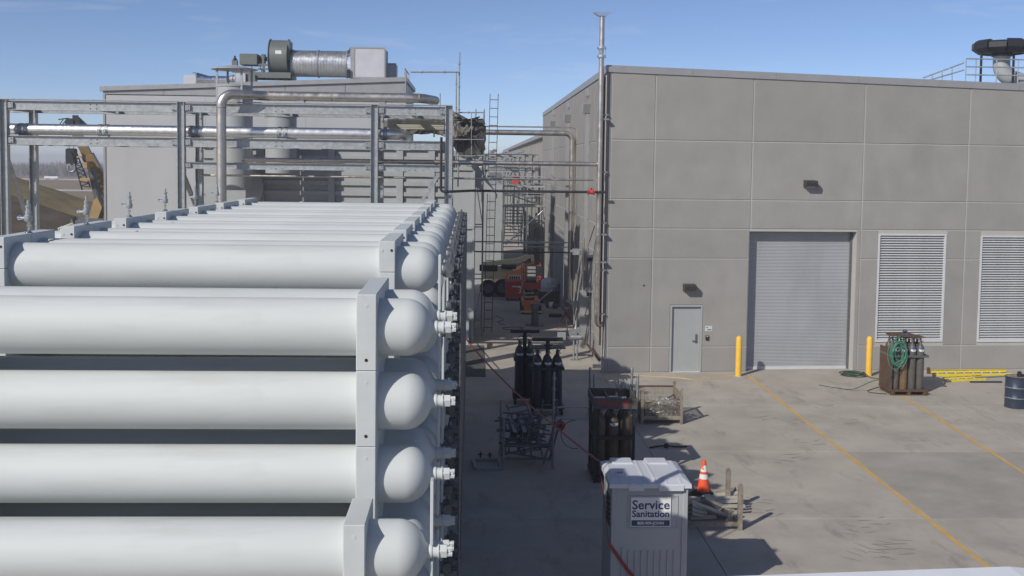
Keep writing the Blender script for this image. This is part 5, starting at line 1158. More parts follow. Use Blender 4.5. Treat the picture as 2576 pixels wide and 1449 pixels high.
# conductor heads with downspouts on the alley wall
for (px, py, lab) in ((1475,274,'rain head with downspout on the alley wall, nearest the corner'),(1427,298,'rain head with downspout on the alley wall, middle of three'),(1390,313,'rain head with downspout on the alley wall, farthest down the alley')):
    p = AX(px, py, CB.x-.12); t = thing('rain_head', lab, 'downspout', V((CB.x,p.y,0)))
    m_ = MB(); m_.prism([(-.16,-.16),(.16,-.16),(.30,.16),(.30,.19),(-.30,.19),(-.30,.16)], lambda a,b,c: V((CB.x-c,p.y+a,p.z+b)), .005, .26); m_.build('head', M['coping'], t, smooth=False)
    m_ = MB(); m_.box(CB.x-.15,CB.x-.005,p.y-.13,p.y+.13,.1,p.z-.161); m_.build('downspout', M['coping'], t, smooth=False)
    for dy in (.25,.7): m_ = MB(); m_.box(CB.x-.09,CB.x-.004,p.y+dy-.07,p.y+dy+.07,p.z+.5,p.z+.78); m_.build('overflow_scupper', M['coping'], t, smooth=False)
# wall-hung lines near the corner
p = AX(*RA(335,215),CB.x-.16); q = AX(*RA(335,890),CB.x-.16)
pipe('wall_pipe', 'thin stainless drop pipe with capped top on the alley wall', [(CB.x-.2,p.y,p.z),(CB.x-.2,p.y,q.z),(CB.x-.02,p.y-.6,q.z)], .042, M['stainless'], .08, 10)
p2 = AX(*RA(352,300),CB.x-.08); pipe('wall_pipe', 'slim dark pipe running down the alley wall to the regulators', [(CB.x-.1,p2.y,p2.z),(CB.x-.1,p2.y,.35)], .022, M['galv_dull'], .05, 8)
for (px, py, lab) in ((375,380,'upper small wedge-shaped lamp on the alley wall'),(368,684,'lower small wedge-shaped lamp on the alley wall')):
    p = AX(*RA(px,py),CB.x-.1); t = thing('wedge_lamp', lab, 'wall lamp', p); m_ = MB(); m_.box(CB.x-.19,CB.x-.003,p.y-.18,p.y+.18,p.z-.02,p.z+.15); m_.build('housing', M['coping'], t, smooth=False)
    m_ = MB(); m_.prism([(-.16,-.021),(.16,-.021),(.1,-.16),(-.1,-.16)], lambda a,b,c: V((CB.x-c,p.y+a,p.z+b)), .01, .16); m_.build('lens', M['void'], t, smooth=False)
for (px, py, lab) in ((265,335,'upper pale bracket box beside the wide alley pipe'),(258,792,'lower pale bracket box beside the wide alley pipe')):
    p = AX(*RA(px,py),CB.x-.25); m_ = MB(); m_.box(CB.x-.42,CB.x-.003,p.y-.12,p.y+.12,p.z-.12,p.z+.10); m_.box(CB.x-.5,CB.x-.421,p.y-.03,p.y+.03,p.z-.02,p.z+.06); tag(m_.build('bracket_box', M['coping'], loc=p, smooth=False), lab, 'bracket')
m_ = MB(); p = AX(*RA(312,1140),CB.x-.2); m_.box(CB.x-.32,CB.x-.01,p.y-.13,p.y+.13,0,2.1); tag(m_.build('wall_cabinet', M['coping'], loc=p, smooth=False), 'narrow pale upright cabinet against the alley wall', 'cabinet')
# leaning rods
for k, (a_, b2, lab) in enumerate((((378,845),(330,1150),'dark rod leaning on the alley wall, lower one'),((420,110),(375,250),'thin rod leaning high on the alley wall'),((395,650),(335,900),'thin rod leaning on the alley wall, middle one'))):
    p, q = AX(*RA(*a_),CB.x-.05), AX(*RA(*b2),CB.x-.45); m_ = MB(); m_.tube(p, q, .016, 6); tag(m_.build('leaning_rod', M['blackpipe'], loc=q), lab, 'rod')
# regulator set
o = G(*RA(250,1285)); t = thing('regulator_set', 'cluster of grey gas regulators on a stand at the alley wall', 'regulator', o)
m_ = MB()
for dx in (-.06,.06): m_.tube(o+V((dx,0,0)), o+V((dx,0,.75)), .03, 8)
m_.box(o.x-.16,o.x+.16,o.y-.12,o.y+.12,0,.02); m_.build('stand', M['galv_dull'], t)
m_ = MB(); m_.tube(o+V((-.2,0,.78)), o+V((.2,0,.78)), .09, 14); m_.tube(o+V((-.1,-.06,.95)), o+V((-.1,.06,.95)), .14, 16); m_.tube(o+V((.12,-.05,1.02)), o+V((.12,.05,1.02)), .11, 16); m_.lathe([(.06,.8),(.06,1.1),(.03,1.15),(.03,1.35)], o, n=10); m_.build('regulator_body', M['galv_dull'], t)
m_ = MB(); m_.box(o.x-.62,o.x-.34,o.y-.05,o.y+.05,.7,.95); m_.build('gauge_box', M['coping'], t, smooth=False)
m_ = MB(); m_.tube(o+V((-.34,0,.8)), o+V((-.2,0,.8)), .02, 6); m_.build('link_pipe', M['steel_dark'], t)
pA, pB, pC = V((o.x+.18,o.y,.78)), V((o.x+.4,o.y-.2,.55)), AX(*RA(420,1175),CB.x-.25)
pipe('gas_pipe', 'rust-brown gas pipe from the regulators to the conduit at the corner', [pA, pB, V((pC.x,pC.y,.55)), V((sx+.13,sy_+.17,.4))], .04, M['brownpipe'], .1, 10)
# tripod stand, red
o = G(*R5(1355,1215)); t = thing('pipe_tripod', 'dark red folding pipe tripod in the alley below the wide pipe', 'tripod', o)
for k in range(3):
    a = k*2*pi/3+.5; m_ = MB(); m_.tube(o+V((cos(a)*.42,sin(a)*.42,0)), o+V((cos(a)*.03,sin(a)*.03,.72)), .022, 7); m_.build('leg', M['dark_red'], t)
m_ = MB(); m_.tube(o+V((0,0,.3)), o+V((0,0,.85)), .025, 8); m_.box(o.x-.12,o.x+.12,o.y-.03,o.y+.03,.85,.89); m_.build('head', M['dark_red'], t)
# bench pedestal
o = G(*R5(925,1155)); t = thing('pipe_pedestal', 'grey steel pedestal on a round base plate in the alley', 'pedestal', o)
m_ = MB(); m_.lathe([(.42,0),(.42,.03),(.14,.035)], o, n=28); m_.build('base_plate', M['steel_dark'], t)
m_ = MB(); m_.lathe([(.15,.035),(.15,.72),(.2,.74),(.2,.9),(.1,.92)], o, n=18); m_.build('column', M['steel_dark'], t)
m_ = MB(); m_.tube(o+V((.1,0,.95)), o+V((.75,.1,1.5)), .03, 8); m_.build('swing_arm', M['galv_dull'], t)
# scaffold sections at the mouth
def scaf(posts, z1, levels, label, name='scaffold_tower', m=M['galv_dull'], boards=()):
    t = thing(name, label, 'scaffold', V((posts[0][0],posts[0][1],0)))
    for (x, y) in posts:
        m_ = MB(); m_.tube((x,y,.02),(x,y,z1), .024, 8); m_.box(x-.07,x+.07,y-.07,y+.07,0,.02); m_.build('standard', m, t)
    n = len(posts)
    for z in levels:
        for i in range(n):
            a_, b2 = posts[i], posts[(i+1) % n]; m_ = MB(); m_.tube((a_[0],a_[1],z),(b2[0],b2[1],z), .022, 7); m_.build('ledger', m, t)
    for i in range(len(levels)-1):
        a_, b2 = posts[i % n], posts[(i+1) % n]; m_ = MB(); m_.tube((a_[0],a_[1]-.03,levels[i]),(b2[0],b2[1]-.03,levels[i+1]), .018, 6); m_.build('brace', m, t)
    for z in boards:
        xs2 = [p[0] for p in posts]; ys2 = [p[1] for p in posts]; k = 3
        for j in range(k):
            x_a = min(xs2)+.03; x_b = max(xs2)-.03; y_a = min(ys2)+(max(ys2)-min(ys2))*j/k; y_b = min(ys2)+(max(ys2)-min(ys2))*(j+1)/k-.02
            m_ = MB(); m_.box(x_a,x_b,y_a,y_b,z+.025,z+.07); m_.build('board', M['plank'], t, smooth=False)
    return t
xq = [AT(1193,650,39.6).x, AT(1214,650,39.6).x]
scaf([(xq[0],39.6),(xq[1],39.6),(xq[1],41.3),(xq[0],41.3)], 8.7, [.35,2.2,4.2,6.2,8.2], 'narrow scaffold tower beside the grey casing at the alley mouth', boards=(8.2,))
pa, pb = G(1227,836), AT(1243,237,40.6)
pb = V((pb.x,pa.y,pb.z)); ladder('tall brown steel ladder rising past the scaffold at the alley mouth', pa, pb, .34, M['rust'], (.025,.05), pitch=.33, side=V((1,0,0)), name='tall_ladder', rung=.013)
# guard tubes across the alley
for (a_, b2, r, m, lab) in (((1190,608),(1428,610),.03,M['galv'],'galvanised tube across the alley, upper of two at scaffold height'),((1266,620),(1428,622),.022,M['galv'],'thin galvanised tube across the alley just below the upper one'),((1190,632),(1428,636),.03,M['blackpipe'],'black tube across the alley below the galvanised ones')):
    p, q = AT(*a_,yw-.25), AT(*b2,yw-.25); q.z = p.z = (p.z+q.z)/2; m_ = MB(); m_.tube(p, q, r, 8); tag(m_.build('cross_tube', m, loc=p), lab, 'tube')
# poles above the tarpaulin
for (a_, b2, r, Y, lab) in (((1156,132),(1152,470),.028,36.8,'tall scaffold pole standing above the tarpaulins'),((1033,181),(1157,181),.028,36.7,'horizontal scaffold tube reaching out above the rack'),((1107,235),(1107,330),.02,35.5,'short scaffold pole above the stainless pipe end'),((1021,176),(1021,262),.024,38.5,'short pole in front of the roof corner'),
     ((1148,183),(1147,420),.024,36.4,'second scaffold pole close beside the tall one'),((1217,288),(1212,520),.024,36.9,'scaffold pole at the alley side of the hanging tarpaulin'),((1150,283),(1220,283),.022,36.6,'short tube over the hanging tarpaulin'),((1186,285),(1186,395),.014,36.0,'chain fall hanging before the tarpaulin'),((1140,392),(1218,392),.02,36.2,'tube under the hanging tarpaulin'),((1140,351),(1218,351),.018,35.8,'thin tube crossing in front of the hanging tarpaulin')):
    p, q = AT(*a_,Y), AT(*b2,Y); m_ = MB(); m_.tube(p, q, r, 8)
    d = (q-p).normalized(); L = (q-p).length; k = .4
    while k < L-.1 and r > .02: m_.tube(p+d*(k-.015), p+d*(k+.015), r*1.9, 8); k += .8
    tag(m_.build('scaffold_pole', M['galv_dull'], loc=q), lab, 'pole')
# hook under the tarpaulin
p = AT(1181,392,36.3); m_ = MB(); m_.path([p+V((.16*sin(2*pi*k/16),0,-.18+.16*cos(2*pi*k/16))) for k in range(17)], .04, 8); tag(m_.build('shackle', M['galv'], loc=p), 'big steel shackle hanging under the tarpaulin', 'shackle')
# stair tower farther in
sy3 = 52.0; xq = [AT(1266,560,sy3).x, AT(1370,560,sy3).x]
stt = scaf([(xq[0],sy3),(xq[1],sy3),(xq[1],sy3+2.2),(xq[0],sy3+2.2)], AT(1300,432,sy3).z, [AT(1300,y,sy3).z for y in (612,560,520,486,452)], 'scaffold stair tower filling the alley behind the lifts', 'stair_tower', M['galv'], boards=(AT(1300,520,sy3).z,AT(1300,472,sy3).z))
for k in range(10):
    z = AT(1300,600,sy3).z+(AT(1300,522,sy3).z-AT(1300,600,sy3).z)*k/9; y = sy3+1.9-.16*k
    m_ = MB(); m_.box(xq[0]+.15,xq[0]+1.0,y,y+.22,z-.02,z+.02); m_.build('tread', M['galv_dull'], stt, smooth=False)
for xx in (xq[0]+.12,xq[0]+1.03):
    m_ = MB(); m_.bar((xx,sy3+2.1,AT(1300,606,sy3).z),(xx,sy3+.3,AT(1300,518,sy3).z), .04, .16); m_.build('stringer', M['galv_dull'], stt, smooth=False)
m_ = MB(); m_.tube((xq[0]+1.2,sy3,AT(1300,640,sy3).z-2),(xq[0]+1.2,sy3,AT(1300,432,sy3).z), .024, 8); m_.build('standard', M['galv'], stt)
for k in range(8):
    z = AT(1300,518,sy3).z+(AT(1300,452,sy3).z-AT(1300,518,sy3).z)*k/7; y = sy3+.3+.2*k
    m_ = MB(); m_.box(xq[0]+1.15,xq[0]+1.95,y,y+.22,z-.02,z+.02); m_.build('tread', M['galv_dull'], stt, smooth=False)
for dz in (.55,1.05):
    for lv in (520,472):
        z = AT(1300,lv,sy3).z+dz; m_ = MB(); m_.path([(xq[0],sy3,z),(xq[1],sy3,z),(xq[1],sy3+2.2,z),(xq[0],sy3+2.2,z)], .018, 6, closed=True); m_.build('guard_rail', M['galv'], stt)
for (za, zb3) in ((612,560),(560,520),(520,486),(486,452)):
    m_ = MB(); m_.tube((xq[1],sy3-.03,AT(1300,za,sy3).z),(xq[0],sy3-.03,AT(1300,zb3,sy3).z), .016, 6); m_.build('brace', M['galv'], stt)
p, q = AT(1272,614,sy3-.3), AT(1366,530,sy3-.3); m_ = MB(); m_.tube(p, q, .034, 10); m_.tube(p-V((.0,0,.0)), p+(q-p)*.06, .05, 8); tag(m_.build('bright_brace', M['chrome'], loc=p), 'bright new diagonal tube on the face of the stair tower', 'tube')
# grey annex wall behind the scaffold
an = thing('annex', 'grey annex wall closing off the alley behind the scaffold', 'building', (AT(1262,600,57).x,57,0)); xr = AT(1268,600,57).x
for k in range(4):
    m_ = MB(); m_.box(xr-3.2+k*.8,xr-2.4+k*.8-.02,57,57.06,0,AT(1250,466,57).z); m_.build('wall_panel', M['duct_grey'], an, smooth=False)
m_ = MB(); m_.box(xr-3.2,xr-.05,57.061,75,0,AT(1250,466,57).z-.05); m_.build('core', M['duct_grey'], an, smooth=False)
# steel framing far down the alley
for k in range(7):
    Y = 66+k*9; t = thing('pipe_bridge', 'galvanised goal-post frame over the far alley, %s from the camera' % (['first','second','third','fourth','fifth','sixth','seventh'][k]), 'frame', (1.5,Y,0), 'goal-post frames over the far alley'); zt6 = 7.2+.1*(k % 2)
    for xx in (.9,3.9): m_ = MB(); m_.ibeam((xx,Y,0),(xx,Y,zt6), .18, .18, .02, up=(1,0,0)); m_.build('post', M['galv'], t, smooth=False)
    for z in (zt6,zt6-1.0): m_ = MB(); m_.ibeam((.6,Y,z),(4.2,Y,z), .18, .14, .02); m_.build('beam', M['galv'], t, smooth=False)
for k, (x, z, r, m, lab) in enumerate(((1.4,7.45,.12,M['stainless'],'stainless pipe running along the far frames, wider one'),(2.2,7.42,.07,M['galv'],'galvanised pipe running along the middle of the far frames'),(3.2,7.44,.09,M['stainless'],'stainless pipe running along the far frames beside the warehouse'),(2.7,6.4,.06,M['blackpipe'],'black pipe running under the far frames'))):
    m_ = MB(); m_.tube((x,64,z),(x,124,z), r, 10); tag(m_.build('far_pipe', m, loc=(x,64,z)), lab, 'pipe')
for (px, py, Y, w_, h, m, nm, lab) in ((1297,464,64,.22,.34,M['red'],'red_cabinet','small red cabinet on the far stair landing'),(1208,470,58,.3,.35,M['green'],'green_bin','small green bin beside the far scaffold'),(1196,452,85,1.1,.9,M['label'],'white_trailer','white trailer glimpsed past the casing')):
    o = AT(px,py,Y); t = thing(nm, lab, nm.split('_')[1], o); m_ = MB(); m_.cbox(o.x-w_,o.x+w_,o.y-.3,o.y+.3,o.z,o.z+h*1.6,.03); m_.build('body', m, t, smooth=False)
    m_ = MB(); m_.box(o.x-w_*.8,o.x+w_*.8,o.y-.32,o.y-.301,o.z+h*1.25,o.z+h*1.45); m_.build('panel', M['dark'], t, smooth=False)
    m_ = MB(); m_.tube((o.x-w_*.6,o.y,max(o.z-2.5,0)),(o.x-w_*.6,o.y,o.z), .05, 6); m_.tube((o.x+w_*.6,o.y,max(o.z-2.5,0)),(o.x+w_*.6,o.y,o.z), .05, 6); m_.build('leg', M['galv_dull'], t)

# ------------------------------------------------------------------ boom lift
BY = 51.5
def B(x, y, Y=BY): return AT(*R5(x,y), Y)
o = G(*R5(640,752)); bl = thing('boom_lift', 'orange and cream articulated boom lift parked across the alley', 'boom lift', V((B(640,752).x,BY,0)))
zg = lambda y: B(640,y).z
def bx(name, xa, xb, ya, yb, dy0, dy1, m, ch=.05):
    a_, b2 = B(xa,yb), B(xb,ya); m_ = MB(); m_.cbox(a_.x,b2.x,BY+dy0,BY+dy1,a_.z,b2.z,ch); return m_.build(name, m, bl, smooth=False)
bx('chassis', 300, 1050, 590, 705, .1, 1.6, M['orange'], .08)
for (x, y, r) in ((290,650,.42),(485,655,.44),(1062,625,.42),(870,640,.40)):
    for dy in ((0.0,) if x != 290 else (0,)):
        p = B(x,y); m_ = MB(); m_.lathe([(r*.6,-.16),(r*.95,-.15),(r,-.1),(r,.1),(r*.95,.15),(r*.6,.16)], (p.x,BY-.1,max(r,p.z)), (0,1,0), 24); w2 = m_.build('wheel', M['rubber'], bl)
        m_ = MB(); m_.tube((p.x,BY-.29,max(r,p.z)),(p.x,BY-.1,max(r,p.z)), r*.55, 18); m_.build('rim', M['steel_dark'], w2)
a_ = [B(*q) for q in ((512,520),(530,460),(590,425),(690,395),(830,320),(905,312),(900,520),(880,552),(540,552))]
m_ = MB(); m_.prism([(q.x,q.z) for q in a_], lambda u,v,w: V((u,w,v)), BY-.35, BY+.9); m_.build('turntable_hood', M['orange_sunlit'], bl, smooth=False)
p = B(655,513,BY-.37); m_ = MB(); m_.box(p.x-.33,p.x+.33,BY-.37,BY-.351,p.z-.14,p.z+.14); pl_ = m_.build('maker_plate', M['label'], bl, smooth=False)
m_ = MB()
for k in range(5): m_.box(p.x-.27+.11*k,p.x-.2+.11*k,BY-.374,BY-.3705,p.z-.07,p.z+.07)
m_.build('plate_print', M['dark'], pl_, smooth=False)
p, q = B(215,450), B(620,440); m_ = MB(); m_.bar(V((p.x,BY+.2,p.z)), V((q.x,BY+.2,q.z)), .36, .62); m_.build('lower_boom', M['cream'], bl, smooth=False)
a_ = [B(*q) for q in ((215,305),(700,250),(800,205),(915,215),(920,330),(860,330),(770,300),(690,318),(215,368))]
m_ = MB(); m_.prism([(q.x,q.z) for q in a_], lambda u,v,w: V((u,w,v)), BY+.0, BY+.34); m_.build('upper_boom', M['cream'], bl, smooth=False)
p, q = B(470,358), B(670,365); m_ = MB(); m_.tube(V((p.x,BY-.1,p.z)), V((q.x,BY-.1,q.z)), .12, 14); m_.build('lift_cylinder', M['dark'], bl)
a_ = [B(*q) for q in ((780,300),(865,240),(880,310),(780,318))]; m_ = MB(); m_.prism([(q.x,q.z) for q in a_], lambda u,v,w: V((u,w,v)), BY-.02, BY-.005); m_.build('painted_boom_shadow', M['dark'], bl, smooth=False)  # thin black sheet painting a shadow on the upper boom
m_ = MB(); p = B(310,375); m_.box(p.x-.5,p.x+.4,BY-.02,BY+.4,p.z-.18,p.z+.12); m_.build('link_arm', M['dark'], bl, smooth=False)
# red tool chest with a 3
TY = G(*R5(640,828)).y; a_, b2 = AT(*R5(527,800),TY), AT(*R5(758,560),TY)
tl = thing('tool_chest', 'dark red steel tool chest marked 3 in front of the boom lift', 'tool chest', V(((a_.x+b2.x)/2,TY,0)))
m_ = MB(); m_.cbox(a_.x,b2.x,TY,TY+.75,.16,b2.z-.12,.02); m_.build('body', M['red'], tl, smooth=False)
m_ = MB(); m_.prism([(a_.x-.02,b2.z-.118),(b2.x+.02,b2.z-.118),(b2.x+.02,b2.z),(a_.x-.02,b2.z)], lambda u,v,w: V((u,w,v)), TY-.02, TY+.77); m_.build('lid', M['red'], tl, smooth=False)
m_ = MB(); xx = a_.x+(b2.x-a_.x)*.37; m_.box(xx,b2.x-.03,TY-.012,TY-.0005,.24,b2.z-.2); dr_ = m_.build('door', M['red'], tl, smooth=False)
text(tl, '3', (a_.x+(b2.x-a_.x)*.86,TY-.018,.52), (1,0,0), (0,0,1), .42, M['label'], bold=.004)
m_ = MB(); p = AT(*R5(690,632),TY); m_.box(p.x-.25,p.x+.25,TY-.016,TY-.0125,p.z-.03,p.z+.03); m_.build('label', M['label'], tl, smooth=False)
for xx in (a_.x+.1,b2.x-.1):
    for yy in (TY+.1,TY+.65): m_ = MB(); m_.tube((xx-.03,yy,.08),(xx+.03,yy,.08), .08, 12); m_.build('caster', M['rubber'], tl)
# scissor lift
SY = G(*R5(870,1008)).y
def S(x, y): return AT(*R5(x,y), SY)
sl_ = thing('scissor_lift', 'red and orange scissor lift parked in the alley with its platform lowered', 'scissor lift', V((S(870,1008).x,SY,0)))
x0, x1 = S(735,1000).x, S(1020,1000).x
m_ = MB(); m_.cbox(x0+.1,x1-.1,SY,SY+1.6,.16,.62,.03); m_.build('chassis', M['orange'], sl_, smooth=False)
m_ = MB(); m_.box(x0+.0,x1-.0,SY-.08,SY+.02,.08,.16); m_.build('bumper', M['cream'], sl_, smooth=False)
for xx in (x0+.02,x1-.14):
    for yy in (SY+.15,SY+1.3): m_ = MB(); m_.tube((xx,yy,.19),(xx+.12,yy,.19), .19, 18); m_.build('wheel', M['rubber'], sl_)
for k in range(5):
    z = .66+.085*k; m_ = MB(); m_.bar((x0+.18,SY+.1,z),(x1-.35,SY+.12,z+.03*(k % 2)), .07, .05); m_.bar((x0+.2,SY+.2,z),(x0+.2,SY+1.5,z+.05), .05, .06); m_.bar((x1-.36,SY+.2,z+.04),(x1-.36,SY+1.5,z), .05, .06); m_.build('scissor_arm', M['cream'] if k % 2 else M['dark'], sl_, smooth=False)
zp = 1.12
m_ = MB(); m_.box(x0+.08,x1-.05,SY-.05,SY+1.65,zp,zp+.16); m_.build('platform', M['red'], sl_, smooth=False)
zr2 = S(870,345).z
for xx in (x0+.1,(x0+x1)/2-.15,(x0+x1)/2+.2,x1-.07):
    for yy in (SY-.03,SY+1.62): m_ = MB(); m_.tube((xx,yy,zp+.16),(xx,yy,zr2), .02, 7); m_.build('rail_post', M['red'], sl_)
for z in (zr2,zr2-.5):
    m_ = MB(); m_.path([(x0+.1,SY-.03,z),(x1-.07,SY-.03,z),(x1-.07,SY+1.62,z),(x0+.1,SY+1.62,z)], .02, 7, closed=True); m_.build('guard_rail', M['red'], sl_)
m_ = MB(); m_.box(x0+.12,x1-.09,SY-.035,SY-.02,zp+.16,zp+.3); m_.build('toe_board', M['red'], sl_, smooth=False)
m_ = MB(); p = S(870,490); m_.box(p.x-.25,p.x+.25,SY-.06,SY-.036,p.z-.28,p.z+.55); m_.build('notice_board', M['dark'], sl_, smooth=False)
for (y, h) in ((425,.05),(475,.05),(375,.06)): m_ = MB(); p = S(880,y); m_.box(p.x-.18,p.x+.18,SY-.066,SY-.061,p.z-h,p.z+h); m_.build('notice', M['coping'], sl_, smooth=False)
m_ = MB(); p = S(990,410); m_.box(p.x-.12,p.x+.12,SY-.1,SY-.04,p.z-.2,p.z+.2); m_.build('control_box', M['dark'], sl_, smooth=False)
# shrink-wrapped pallet with a trolley handle beside it
o = G(*R5(1110,850)); t = thing('wrapped_load', 'clear plastic wrapped load on a dark cart by the alley wall', 'load', o)
m_ = MB(); m_.box(o.x-.5,o.x+.5,o.y-.3,o.y+.4,.12,.55); m_.build('cart', M['dark'], t, smooth=False)
for s in (-1,1): m_ = MB(); m_.tube((o.x+s*.35,o.y-.33,.1),(o.x+s*.35,o.y-.27,.1), .1, 12); m_.build('wheel', M['rubber'], t)
b = MB(); rnd = random.Random(6); n = 14; vs = []
for i in range(7):
    for j in range(n):
        a = 2*pi*j/n; rr = (.5,.54,.52,.5,.45,.32,.1)[i]*rnd.uniform(.85,1.1); vs.append(V((o.x+rr*cos(a),o.y+.05+rr*.75*sin(a),.56+.11*i+rnd.uniform(-.02,.02))))
b.add(vs, [(i*n+j,i*n+(j+1)%n,(i+1)*n+(j+1)%n,(i+1)*n+j) for i in range(6) for j in range(n)]+[tuple(range(n-1,-1,-1)),tuple(6*n+j for j in range(n))]); b.build('wrapped_bundle', M['plastic_wrap'], t, ang=20)
p = G(*R5(1190,930)); q = AT(*R5(1255,595), p.y); m_ = MB(); m_.path(smooth_pts([p+V((0,0,.1)),V((q.x-.15,p.y,.9)),q-V((.02,0,.2)),q]), .025, 7); m_.build('handle', M['dark'], t)
o = G(*R5(1170,930)); t = thing('air_bottle', 'small dark bottle with white label lying by the wrapped load', 'bottle', o); d = V((.8,-.5,-.1)).normalized()
m_ = MB(); m_.lathe([(.1,0),(.14,.05),(.14,.5),(.08,.6),(.03,.62),(.03,.7)], o+V((-.3,.1,.16)), (.85,-.5,0), 14); m_.build('body', M['dark'], t); m_ = MB(); m_.lathe([(.143,.2),(.143,.38)], o+V((-.3,.1,.16)), (.85,-.5,0), 14, caps=False); m_.build('label', M['label'], t)
o = G(*R5(1205,1045)); m_ = MB(); m_.cbox(o.x-.28,o.x+.28,o.y-.12,o.y+.12,0,.14,.03); tag(m_.build('tool_bag', M['dark'], loc=o, smooth=False), 'small black tool bag on the alley floor', 'bag')
for k, (pts, lab) in enumerate((([R5(400,1030),R5(500,1080),R5(420,1120),R5(520,1160)],'thin cable snaking on the ground beside the tall ladder'),([R5(480,1195),R5(640,1185),R5(770,1195),R5(640,1225),R5(490,1210)],'thin cable looped on the ground behind the cylinder packs'))):
    m_ = MB(); m_.path(smooth_pts([G(*p)+V((0,0,.012)) for p in pts]), .012, 5); tag(m_.build('ground_cable', M['dark'], loc=G(*pts[0])), lab, 'cable')
m_ = MB(); m_.path(smooth_pts([G(*p)+V((0,0,.01)) for p in ((1524,943),(1600,946),(1690,950),(1745,955),(1800,952),(1850,947))]), .008, 5); tag(m_.build('orange_cord', M['yellow'], loc=G(1524,943)), 'thin orange cord lying along the foot of the concrete wall', 'cord')
o = G(*R1(330,255)); m_ = MB(); m_.box(o.x-.1,o.x+.1,o.y-.08,o.y+.08,0,.16); tag(m_.build('wood_block', M['wood'], loc=o, smooth=False), 'small brown wooden block on the sunlit concrete at the alley mouth', 'block')

# ================================================================== ROOF PLATFORM AND DUCT (top right)
QY = 41.0
def Q(px, py, Y=QY): return AT(px, py, Y)
zr3 = 9.12; zd = Q(2500,213).z
pf = thing('roof_platform', 'galvanised roof platform with guard rails and steps above the concrete building', 'platform', V((Q(2420,213).x,QY,zr3)))
m_ = MB(); m_.box(Q(2425,210).x,Q(2700,210).x,QY-.2,QY+2.5,zd-.08,zd); m_.build('deck', M['galv_dull'], pf, smooth=False)
for px in (2425,2450,2502,2556,2610,2660):
    for Y in (QY-.15,):
        x = Q(px,180).x; m_ = MB(); m_.tube((x,Y,zr3),(x,Y,Q(2500,152).z), .022, 7); m_.build('rail_post', M['galv'], pf)
for py in (150,170,190):
    z = Q(2500,py).z; m_ = MB(); m_.tube((Q(2425,180).x,QY-.15,z),(Q(2670,180).x,QY-.15,z), .028, 7); m_.build('guard_rail', M['galv'], pf)
for px in (2478,2560):
    x = Q(px,170).x; m_ = MB(); m_.box(x-.035,x+.035,QY+.3,QY+.37,zr3,Q(px,133).z); m_.build('duct_post', M['dark'], pf, smooth=False)
for dy in (0,.7):
    for (pa, pb) in (((2322,196),(2425,158)),((2330,204),(2425,176))):
        m_ = MB(); m_.tube(Q(*pa,QY-.15+dy), Q(*pb,QY-.15+dy), .03, 7); m_.build('stair_rail', M['galv'], pf)
    for (px, y0_, y1_) in ((2345,212,188),(2370,212,179),(2395,212,170)): m_ = MB(); m_.tube(Q(px,y0_,QY-.15+dy), Q(px,y1_,QY-.15+dy), .018, 6); m_.build('stair_post', M['galv'], pf)
hood = thing('exhaust_hood', 'dark louvred exhaust hood on a pale curved duct above the platform', 'exhaust', V((Q(2520,140).x,QY+1,zr3)))
cxx, czz = Q(2521,120,QY+1).x, Q(2521,121,QY+1).z
for k in range(10):
    a0_, a1_ = k*pi/5+.03, (k+1)*pi/5-.03; m_ = MB(); r0, r1 = .78, 1.16; hh = .30 if k % 2 else .24
    vs = [V((cxx+cos(t)*r,QY+1+sin(t)*r,czz+z)) for (z, rr) in ((-.24,.90),(-.05,r1),(hh-.08,r1),(hh,1.0)) for t, r in ((a0_,r0),(a0_,rr),(a1_,rr),(a1_,r0))]
    m_.add(vs, [(3,2,1,0),(12,13,14,15)]+[(4*i+j,4*i+(j+1)%4,4*i+4+(j+1)%4,4*i+4+j) for i in range(3) for j in range(4)]); m_.build('hood_segment', M['dark'], hood, smooth=False)
m_ = MB(); m_.tube((cxx,QY+1,czz-.2),(cxx,QY+1,czz+.24), .8, 24); m_.build('hood_core', M['dark'], hood)
for k in range(6): a = k*pi/3+pi/6; m_ = MB(); m_.obox((cxx+cos(a)*.99,QY+1+sin(a)*.99,czz+.12), V((-sin(a),cos(a),0))*.35, V((cos(a),sin(a),0))*.03, V((0,0,.04))); m_.build('rain_lip', M['dark'], hood, smooth=False)
m_ = MB(); m_.path(bend([(cxx,QY+1,czz-.2),(cxx,QY+1,czz-1.1),(cxx+1.6,QY+1,czz-1.55)], .7, 10), .33, 24); m_.build('duct_elbow', M['duct_grey'], hood)
m_ = MB(); m_.tube((cxx,QY+1,czz-.34),(cxx,QY+1,czz-.22), .40, 24); m_.build('flange', M['dark'], hood)

